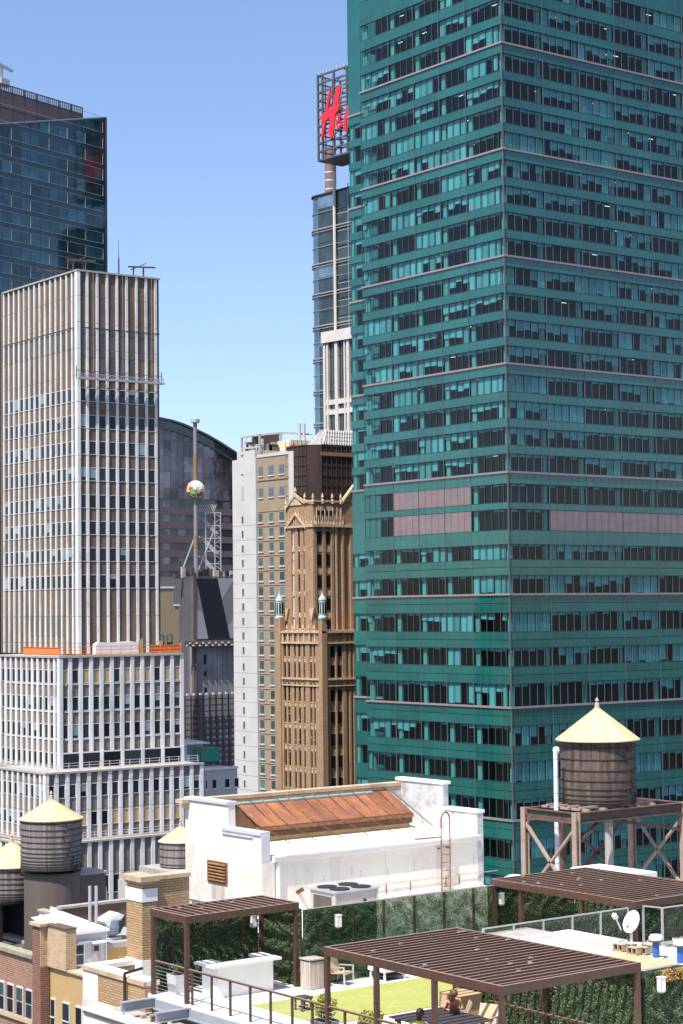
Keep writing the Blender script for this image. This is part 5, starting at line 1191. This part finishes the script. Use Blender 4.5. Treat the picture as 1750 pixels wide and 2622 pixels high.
tool = thing('camera_bag', 'small black bag on the table in front of the leaning person', 'bag', (36.25, 42.3, .75)); bx('pouch', blackm, tool, 36.13, 36.37, 42.2, 42.4, .75, .86); bx('strap', blackm, tool, 36.1, 36.4, 42.26, 42.3, .86, .90)
# ------------------------------------------------------------------ wooden water tanks
def tank(label, x, y, zb, h, r, roof_h, sm, hoops, rs, over=.26, finial=True):
    t = thing('water_tank', label, 'water tank', (x, y, zb), group='wooden rooftop water tanks')
    n = int(2 * math.pi * r / .155); w = 2 * math.pi * r / n
    bm = MB().box(-.035, .035, -w * .475, w * .475, 0, h).mesh(sm)
    rr = random.Random(rs)
    for i in range(n):
        a = 2 * math.pi * i / n; tr = 1 - .006 * rr.random()
        o = link('stave', bm, t, (x + (r - .035) * tr * math.cos(a), y + (r - .035) * tr * math.sin(a), zb)); o.rotation_euler = (0, 0, a)
    MB().ring([(r - .09, h), (r - .09, 0), (0, 0)], 32, (x, y, zb)).build('inner_lining', hoopm, t)
    for k, f in enumerate(hoops):
        z = zb + h * f; MB().ring([(r + .0, .035), (r + .035, .02), (r + .035, -.02), (r + .0, -.035)], 48, (x, y, z)).build('hoop', hoopm, t)
        a = R(-72) + .10 * (k % 3) - .05 * k; MB().bar((x + (r + .05) * math.cos(a), y + (r + .05) * math.sin(a), z + .05), (x + (r + .06) * math.cos(a + .05), y + (r + .06) * math.sin(a + .05), z - .22), .07, .06).build('hoop_lug', hoopm, t)
    m = 12; R2 = r + over
    for i in range(m):                                   # roof gores
        a, b = 2 * math.pi * i / m, 2 * math.pi * (i + 1) / m; c = (a + b) / 2; v = []
        for rad, z in ((R2, h - .04), (.14, h + roof_h)):
            for t_ in (a, c, b): v.append((x + rad * math.cos(t_), y + rad * math.sin(t_), zb + z))
        v += [(p[0], p[1], p[2] - .05) for p in v[:3]]
        MB().add(v, [(0, 1, 4, 3), (1, 2, 5, 4), (6, 7, 1, 0), (7, 8, 2, 1)]).build('roof_panel', creamroof, t)
        MB().bar((x + R2 * math.cos(a), y + R2 * math.sin(a), zb + h - .03), (x + .15 * math.cos(a), y + .15 * math.sin(a), zb + h + roof_h), .035, .035).build('roof_seam', creamroof, t)
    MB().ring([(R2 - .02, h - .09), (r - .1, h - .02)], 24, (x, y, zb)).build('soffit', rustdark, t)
    MB().ring([(.2, h + roof_h - .08), (.15, h + roof_h + .02), (0, h + roof_h + .04)], 10, (x, y, zb)).build('roof_cap', creamroof, t)
    if finial: MB().ring([(0, .62), (.07, .52), (.11, .42), (.05, .34), (.12, .26), (.14, .06), (.20, 0)], 8, (x, y, zb + h + roof_h)).build('finial', pm('worn_finial', (.45, .34, .27), .8) if 'worn_finial' not in bpy.data.materials else bpy.data.materials['worn_finial'], t)
    return t
HP = [.04, .09, .15, .25, .37, .52, .70, .91]
tank('brown wooden water tank with cream cone roof on the steel stand, right', 72.05, 72.15, 2.2, 3.35, 1.98, 1.55, stave, [.03, .075, .15, .24, .37, .53, .70, .88], 1)
tank('grey wooden water tank with cream cone roof on the round housing, left', 60.7, 110.94, -4.1, 3.26, 1.97, 1.14, stave2, [.02, .05, .09, .14, .2, .27, .35, .45, .56, .68, .8, .93], 2, .12)
tank('grey wooden water tank cut off by the left picture edge', 60.1, 115.3, -6.4, 2.2, 2.0, 1.40, stave2, [.05, .12, .2, .34, .5, .66, .85], 3, .15)
tank('small far water tank half hidden by the white gable', 80.9, 127.0, -7.3, 1.95, 1.65, 1.05, stave2, [.1, .4, .7, .95], 4, .12)
# steel stand of the right tank
SF = thing('tank_stand', 'tall rusty steel stand with cross braces under the right water tank', 'steel stand', (72.3, 72.1, -9.0))
fx0, fx1, fy0, fy1 = 68.45, 76.4, 70.2, 74.0
def ibeam(name, p, q, m):
    mb = MB(); p = Vector(p); q = Vector(q); d = (q - p).normalized(); s = d.cross(Vector((0, 0, 1))).normalized() * .001
    mb.bar(p, q, .05, .46); mb.bar(p + Vector((0, 0, .25)), q + Vector((0, 0, .25)), .3, .05); mb.bar(p - Vector((0, 0, .25)), q - Vector((0, 0, .25)), .3, .05)
    mb.build(name, m, SF)
ibeam('girder', (fx0 + .2, fy0, 1.75), (fx1 - .2, fy0, 1.75), brownsteel); ibeam('girder', (fx0 + .2, fy1, 1.75), (fx1 - .2, fy1, 1.75), brownsteel)
ibeam('girder', (fx0, fy0 + .2, 1.75), (fx0, fy1 - .2, 1.75), brownsteel); ibeam('girder', (fx1, fy0 + .2, 1.75), (fx1, fy1 - .2, 1.75), brownsteel)
for x in (69.6, 70.8, 72.0, 73.2, 74.4): bx('joist', tanpaint, SF, x - .08, x + .08, fy0 + .17, fy1 - .17, 1.98, 2.1)
for y in (70.9, 71.7, 72.5, 73.3): bx('dunnage', tanpaint, SF, 69.4, 74.8, y - .08, y + .08, 2.1, 2.2)
for x, y in ((fx0, fy0), (fx0, fy1), (fx1, fy0), (fx1, fy1)):
    mb = MB(); mb.box(x - .16, x - .11, y - .16, y + .16, -9.0, 2.05); mb.box(x + .11, x + .16, y - .16, y + .16, -9.0, 2.05); mb.box(x - .11, x + .11, y - .03, y + .03, -9.0, 2.05); mb.build('leg', tanpaint, SF)
bx('middle_leg', brownsteel, SF, 71.0, 71.3, fy1 - .15, fy1 + .15, -9.0, 1.5)
for p, q in (((fx0, fy0, 1.3), (fx0, fy1, -2.6)), ((fx0, fy1, 1.3), (fx0, fy0, -2.6)), ((fx1, fy0, 1.3), (fx1, fy1, -2.6)), ((fx1, fy1, 1.3), (fx1, fy0, -2.6))): MB().bar(p, q, .16, .12).build('brace', tanpaint, SF)
for p, q in (((fx0 + 2.6, fy1, 1.4), (fx1, fy1, -3.0)), ((fx1, fy1, 1.4), (fx0 + 2.2, fy1, -3.2)), ((fx0 + 2.9, fy0 + .1, 1.45), (fx1, fy0 + .1, .55)), ((fx0 + .1, fy0, .5), (fx0 + 1.8, fy0 + .05, 1.5))): MB().bar(p, q, .2, .16).build('brace', brownsteel, SF)
wpipe = thing('insulated_pipe', 'white insulated riser pipe with elbow beside the right tank', 'pipe', (69.6, 70.9, -9.0))
MB().tube((69.42, 72.62, -9.0), (69.42, 72.62, 4.9), .125, 12).build('riser', pm('white_lagging', (.72, .72, .75), .6), wpipe); MB().ring([(0, .22), (.15, .18), (.19, 0), (.15, -.15), (.1, -.2)], 12, (69.47, 72.62, 5.0)).build('elbow', whitep, wpipe)
for k in range(9): MB().ring([(.133, .015), (.133, -.015)], 12, (69.42, 72.62, -2.6 + .9 * k)).build('strap', acm, wpipe)
MB().tube((71.6, 71.0, -9.0), (71.6, 71.0, 1.9), .22, 12).build('drain_riser', pm('grey_lagging', (.42, .38, .36), .7), wpipe)
ws = thing('roof_slab_cover', 'white flat cover slab behind the far right pergola', 'roof cover', (56.9, 56.0, 1.3)); bx('slab', white, ws, 56.2, 57.9, 54.7, 58.0, 1.15, 1.6); bx('curb', concrete, ws, 56.3, 57.8, 54.8, 57.9, -.3, 1.15)
ba = thing('white_bag', 'white sandbag on the roof edge left of the far right pergola', 'bag', (52.6, 57.6, 1.42)); MB().ring([(0, .32), (.25, .28), (.5, .15), (.55, 0)], 12, (52.4, 57.3, 1.42)).build('sack', white, ba)
bw_ = thing('brick_pier', 'tan brick wall stub under the far right pergola', 'wall', (50.2, 45.5, 0)); bx('wall', tanbrick, bw_, 50.0, 50.4, 44.6, 46.5, 0, 2.7)

# ------------------------------------------------------------------ edge of the terrace: parapet, chimney, beams
PP = thing('parapet_wall', 'L-shaped tan brick parapet with white top, left of the terrace', 'wall', (32.9, 56, -3))
bx('brick_face', tanbrick, PP, 32.9, 33.4, 53.85, 57.9, -4, .24); bx('brick_face', tanbrick, PP, 33.4, 35.3, 57.45, 57.9, -4, .24)
for k in range(7):
    a = 53.85 + .58 * k; bx('coping_tile', terracotta, PP, 32.84, 32.95, a, a + .57, .24, .38)
bx('white_top', white, PP, 32.95, 33.46, 53.85, 57.95, .24, .40); bx('white_top', white, PP, 33.46, 35.3, 57.42, 57.95, .24, .40)
bx('painted_brick', white, PP, 32.885, 32.9, 56.9, 57.9, -.7, .2); bx('render_face', plaster, PP, 32.86, 32.9, 53.85, 57.9, -6, -.72); bx('inner_roof', concrete, PP, 33.4, 36, 54.1, 57.45, -.6, -.3)
dp = thing('drain_pipe', 'black bent drain pipe over the tan parapet', 'pipe', (32.8, 55, -.5)); MB().tube((32.78, 54.95, -.6), (32.78, 54.95, .52), .05, 8).build('downpipe', blackm, dp); MB().tube((32.78, 54.95, .52), (33.5, 55.0, .60), .05, 8).build('elbow', blackm, dp)
CH = thing('brick_chimney', 'square tan brick chimney with a white painted band', 'chimney', (34.9, 57.4, 0))
bx('shaft', tanbrick, CH, 34.72, 35.3, 57.0, 58.05, .3, 2.42); bx('white_band', white, CH, 34.69, 35.33, 56.97, 58.08, 2.42, 2.86); bx('neck', tanbrick, CH, 34.74, 35.28, 57.02, 58.03, 2.86, 3.08); bx('painted_base', white, CH, 34.68, 35.34, 56.96, 58.09, -.3, .42)
for k in range(2): bx('corbel', mixbrick, CH, 34.70 - .03 * k, 35.32, 56.98 - .03 * k, 58.07 + .03 * k, 3.0 + .06 * k, 3.06 + .06 * k)
for k in range(2): bx('cap_tile', terracotta, CH, 34.58, 35.36, 56.86 + .66 * k, 57.51 + .66 * k, 3.12, 3.30)
CW = thing('brick_wall', 'tan brick wall between the chimney and the white gable', 'wall', (36.1, 57.5, 0)); bx('wall', tanbrick, CW, 35.31, 36.85, 57.3, 57.65, -.3, 3.1)
for k in range(3): bx('coping_tile', terracotta, CW, 35.38 + .5 * k, 35.86 + .5 * k, 57.2, 57.75, 3.1, 3.24)
for i, y in enumerate((53.45, 51.35)):
    t = thing('steel_beam', ('grey steel beam stub beside the tan parapet', 'grey steel beam stub nearest the bottom edge')[i], 'beam', (32.4, y, -.35), group='steel stubs at the terrace edge')
    bx('web', steelg, t, 31.75, 33.0, y - .02, y + .02, -.34, -.08); bx('top_flange', steelg, t, 31.75, 33.0, y - .11, y + .11, -.08, -.05); bx('bottom_flange', steelg, t, 31.75, 33.0, y - .11, y + .11, -.37, -.34)
eb = thing('edge_beam', 'long grey steel beam under the left terrace edge', 'beam', (32.95, 45, -.4)); bx('web', steelg, eb, 32.93, 32.97, 34, 53.3, -.36, -.08); bx('bottom_flange', steelg, eb, 32.85, 33.0, 34, 53.3, -.40, -.36)
CP = thing('cream_wall', 'cream rendered wall top below the steel beams, bottom left', 'wall', (31.6, 50, -1)); bx('wall', plaster, CP, 31.4, 31.62, 40, 55.3, -79, -.52); bx('coping', white, CP, 31.36, 31.9, 40, 55.3, -.52, -.44); bx('end_wall', plaster, CP, 31.62, 32.9, 55.2, 55.3, -79, -.62); bx('drip_edge', brownwall, CP, 31.35, 31.4, 40, 55.2, -.62, -.52)
bx('gutter_floor', concrete, CP, 31.62, 33.1, 40, 55.2, -.7, -.6)
cb_ = thing('rubble_heap', 'loose bricks and offcuts in the gutter under the beams', 'rubble', (32.4, 52.3, -.6)); rr_ = random.Random(2)
for k in range(9): x = rr_.uniform(32.0, 32.8); y = rr_.uniform(51.6, 53.2); bx('brick', rr_.choice((cmublock, rustdark, concrete, binw)), cb_, x, x + .2, y, y + .1, -.6, -.6 + rr_.uniform(.06, .18))

# ------------------------------------------------------------------ lower roofs on the left
RB = thing('red_brick_building', 'red brick building with a row of sash windows, bottom left corner', 'building', (51.58, 96.5, -30))
bx('wall', redbrick, RB, 51.58, 52.0, 96.3, 125, -79, -6.9); bx('coping', pm('mossy_stone', (.38, .33, .22), .9, (.25, .23, .17), 3), RB, 51.42, 52.1, 96.3, 125, -6.9, -6.68)
for k in range(6):
    y0 = 96.38 + 1.12 * k; w_ = bx('window', wframe, RB, 51.50, 51.58, y0, y0 + .80, -10.3, -8.65)
    bx('upper_sash', bluepane if k % 2 else wpane, w_, 51.47, 51.50, y0 + .07, y0 + .73, -9.42, -8.73); bx('lower_sash', wpane, w_, 51.48, 51.50, y0 + .07, y0 + .73, -10.22, -9.5)
bx('sill_course', pm('buff_sill', (.50, .38, .24), .9), RB, 51.44, 51.58, 96.3, 125, -10.55, -10.33); bx('roof', pm('tar_roof', (.05, .047, .045), .9, (.09, .08, .075), 1), RB, 52.0, 66, 99.6, 125, -10, -9.3)
PL = thing('brick_stack', 'tall dark red and tan brick stack between the lower roofs', 'chimney', (51, 94, -20))
bx('dark_face', darkred, PL, 50.97, 51.6, 94.47, 95.35, -40, -4.8); bx('red_front', mixbrick, PL, 50.975, 51.5, 94.40, 94.46, -7.0, -4.8); bx('red_lower_front', darkred, PL, 50.975, 51.5, 94.40, 94.46, -40, -7.0)
bx('tan_face', mixbrick, PL, 51.37, 52.0, 92.25, 94.39, -7.0, -4.75); bx('cap', terracotta, PL, 50.84, 51.75, 94.25, 95.5, -4.8, -4.64); bx('cap', brownwall, PL, 51.3, 52.05, 92.2, 94.24, -4.75, -4.68)
YB = thing('yellow_brick_building', 'yellow brick wall with tall windows below the white bulkhead', 'building', (51.95, 93, -30))
bx('wall', yellowbrick, YB, 51.55, 52.4, 86, 94.38, -79, -7.05); bx('coping', terracotta, YB, 51.42, 52.5, 86, 94.38, -7.05, -6.95)
for a, b in ((93.7, 94.2), (92.1, 92.9), (90.75, 91.45), (89.2, 90.0)):
    w_ = bx('window', wframe, YB, 51.47, 51.55, a, b, -11.0, -8.7); bx('pane', wpane, w_, 51.44, 51.47, a + .07, b - .07, -10.9, -8.78); bx('meeting_rail', wframe, w_, 51.42, 51.44, a, b, -9.75, -9.67)
bx('roof', roofw, YB, 52.4, 62, 86, 99.5, -8.8, -8.6)
HS = thing('tank_housing', 'taupe round sheet-metal housing under the left water tank', 'housing', (60.7, 110.94, -10))
for k in range(20):
    a0, a1 = 2 * math.pi * k / 20, 2 * math.pi * (k + 1) / 20 - .004; MB().ring([(1.82, -4.3), (1.82, -12)], 3, (60.8, 111.0, 0), a0, a1).build('sheet', housing, HS)
MB().ring([(0, -4.28), (1.98, -4.28)], 24, (60.7, 110.94, 0)).build('deck', blackm, HS); bx('annex', housing, HS, 61.8, 64.4, 110.3, 112.4, -12, -4.7); bx('annex_cap', concrete, HS, 61.7, 64.5, 110.2, 112.5, -4.7, -4.55)
TS_ = thing('steel_stand', 'black steel frame in shadow under the leftmost tank', 'steel stand', (60.1, 115.3, -9.3))
for dx, dy in ((-1.7, -1.7), (1.7, -1.7), (-1.7, 1.7), (1.7, 1.7)): bx('leg', blackm, TS_, 60.1 + dx - .1, 60.1 + dx + .1, 115.3 + dy - .1, 115.3 + dy + .1, -9.3, -6.45)
bx('top_frame', blackm, TS_, 58.2, 62, 113.4, 117.2, -6.6, -6.42); bx('shade_sheet', blackm, TS_, 60.9, 61.0, 112.9, 121, -9.3, -6.6); bx('shade_sheet', blackm, TS_, 58, 61.9, 117.3, 117.4, -9.3, -6.6)  # black sheets stand in for the shade inside the open stand
pp_ = thing('roof_pipe', 'pale horizontal roof pipe under the leftmost tank', 'pipe', (56, 108, -8.6)); MB().tube((55.2, 113.5, -9.05), (57.5, 109, -8.75), .14, 8).build('pipe', wframe, pp_)
BK = thing('white_bulkhead', 'small white stair bulkhead with a door and window, gabled roof', 'building', (54.6, 95.8, -8.6))
bx('front_wall', shade_stucco, BK, 53.2, 55.85, 95.79, 96.0, -8.6, -5.55); bx('left_wall', white, BK, 53.0, 53.2, 95.79, 98.0, -8.6, -5.6); bx('side_wall', white, BK, 55.65, 55.85, 96.0, 98.2, -8.6, -5.55)  # front wall is white too; its shade is put into the lavender colour
MB().add([(52.6, 95.55, -5.58), (56.0, 95.55, -5.58), (56.0, 98.4, -5.5), (52.6, 98.4, -5.5), (54.3, 97.9, -4.72), (52.4, 98.2, -4.9)], [(0, 1, 4, 5), (1, 2, 4), (2, 3, 5, 4), (0, 3, 2, 1)]).build('roof', white, BK); bx('fascia', white, BK, 52.6, 56.0, 95.5, 95.55, -5.72, -5.56)
w_ = bx('window', white, BK, 53.75, 54.5, 95.72, 95.79, -7.5, -6.28); bx('upper_pane', wpane, w_, 53.83, 54.42, 95.70, 95.72, -6.85, -6.35); bx('lower_pane', wpane, w_, 53.83, 54.42, 95.70, 95.72, -7.42, -6.92)
d_ = bx('door', acm, BK, 55.0, 55.55, 95.74, 95.79, -8.4, -6.35); bx('door_pane', blackm, d_, 55.12, 55.42, 95.72, 95.74, -6.8, -6.5); bx('door_canopy', white, BK, 54.9, 55.7, 95.3, 95.79, -6.32, -6.2); bx('window_hood', white, BK, 54.0, 54.9, 95.6, 95.79, -6.24, -6.14); bx('wall_vent', blackm, BK, 53.45, 53.65, 95.77, 95.79, -6.05, -5.9); bx('vent_hood', white, BK, 53.35, 53.8, 95.65, 95.79, -5.88, -5.83); bx('downpipe', white, BK, 55.86, 55.93, 95.7, 95.78, -8.4, -5.5); bx('white_post', white, BK, 53.42, 53.7, 95.70, 95.79, -8.4, -6.45)
pv = thing('twin_flues', 'pair of thin shiny steel flues above the white bulkhead', 'chimney', (54.3, 94.4, -5))
for dx in (-.12, .14): MB().ring([(0, 1.85), (.09, 1.85), (.09, -.2)], 10, (54.3 + dx, 94.45 - dx, -4.75)).build('flue', alu, pv)
fd = thing('roof_fan', 'dark hooded roof fan with white cowl right of the bulkhead', 'ventilator', (57.1, 97.3, -6.3)); MB().ring([(.55, 1.0), (.6, .6), (.55, .2), (.3, .1)], 14, (57.15, 97.25, -6.4)).build('drum', slate, fd); MB().prism([(56.4, -5.4), (57.4, -5.0), (57.75, -5.15), (57.5, -5.6), (57.2, -5.9), (56.7, -5.75)], 1, 96.8, 97.9).build('cowl', white, fd); MB().prism([(57.0, -5.9), (57.76, -5.17), (57.7, -5.75), (57.4, -6.1)], 1, 96.7, 96.8).build('mouth', blackm, fd); bx('skid', white, fd, 56.4, 57.6, 96.9, 97.6, -6.55, -6.4)
OB = thing('ochre_bulkhead', 'low ochre brick bulkhead with flat roof beside the chimney', 'building', (54, 92, -8)); bx('wall', pm('ochre_brick', (.52, .33, .115), .9, (.44, .27, .09), 2), OB, 55.9, 60, 96.2, 102, -9, -6.85); bx('roof_edge', concrete, OB, 55.8, 60, 96.1, 102, -6.85, -6.55); bx('doorway', brownwall, OB, 58.3, 58.9, 96.15, 96.2, -8.6, -7.2)
BP = thing('brown_parapet', 'long dark brown parapet wall behind the white bulkhead', 'wall', (60, 104.4, -8)); bx('wall', brownwall, BP, 57.8, 66, 104.35, 104.7, -11, -5.7); bx('coping', concrete, BP, 57.7, 66, 104.25, 104.8, -5.7, -5.55); bx('white_end', white, BP, 57.78, 57.8, 104.4, 105.8, -9, -5.7); bx('low_wall', white, BP, 57.8, 58.1, 105.8, 107.2, -9, -6.15); bx('low_coping', terracotta, BP, 57.7, 58.2, 105.7, 107.3, -6.15, -6.03); bx('roof', roofw, BP, 55, 66, 99.5, 104.3, -9.2, -9.0)
for i, (x, y, z, r_, h_) in enumerate(((66.3, 115.6, -6.35, .82, .7), (73.0, 121.1, -7.05, .75, .45))):
    t = thing('roof_drum', ('weathered round metal drum on the roof left of the chimney', 'open round metal drum behind the chimney cap')[i], 'ventilator', (x, y, z - 1), group='round roof drums')
    MB().ring([(r_ - .1, h_), (r_, h_), (r_, 0), (r_ - .1, 0)], 24, (x, y, z)).build('drum', pm('drum_metal%d' % i, (.36, .29, .23), .6, (.28, .23, .19), 2), t); MB().ring([(r_ + .08, h_ + .05), (r_ + .08, h_ - .05)], 24, (x, y, z)).build('rim', concrete, t); MB().ring([(0, h_ - .05), (r_ - .1, h_ - .02)], 24, (x, y, z)).build('lid', tanpaint, t); bx('base', concrete, t, x - .8, x + .8, y - .8, y + .8, -9.1, z - .0)
CL = thing('roof_clutter', 'jumble of ducts and sheet roofing left of the brick chimney', 'roof plant', (66, 112, -8)); rr_ = random.Random(12)
MB().prism([(66.3, -9), (70.5, -9), (70.5, -7.1), (66.3, -7.5)], 1, 110, 110.3).build('corrugated_sheet', pm('olive_sheet', (.22, .18, .10), .8, (.12, .10, .06), 6, (1, 1, 1)), CL); MB().bar((66.2, 109.8, -7.35), (69.5, 109.8, -7.0), .5, .25).build('dark_ridge', blackm, CL)
for k in range(14): x = rr_.uniform(64.6, 70); y = rr_.uniform(106, 109.5); bx('duct', rr_.choice((white, concrete, acm, rustdark, white)), CL, x, x + rr_.uniform(.3, .8), y, y + .4, -9, -8.2 + rr_.uniform(0, .9))
struct('lower_roof', concrete, 60.1, 78, 104.8, 122.5, -79, -9.1); struct('lower_roof_far', concrete, 78.6, 84, 124.5, 129.5, -79, -7.4)
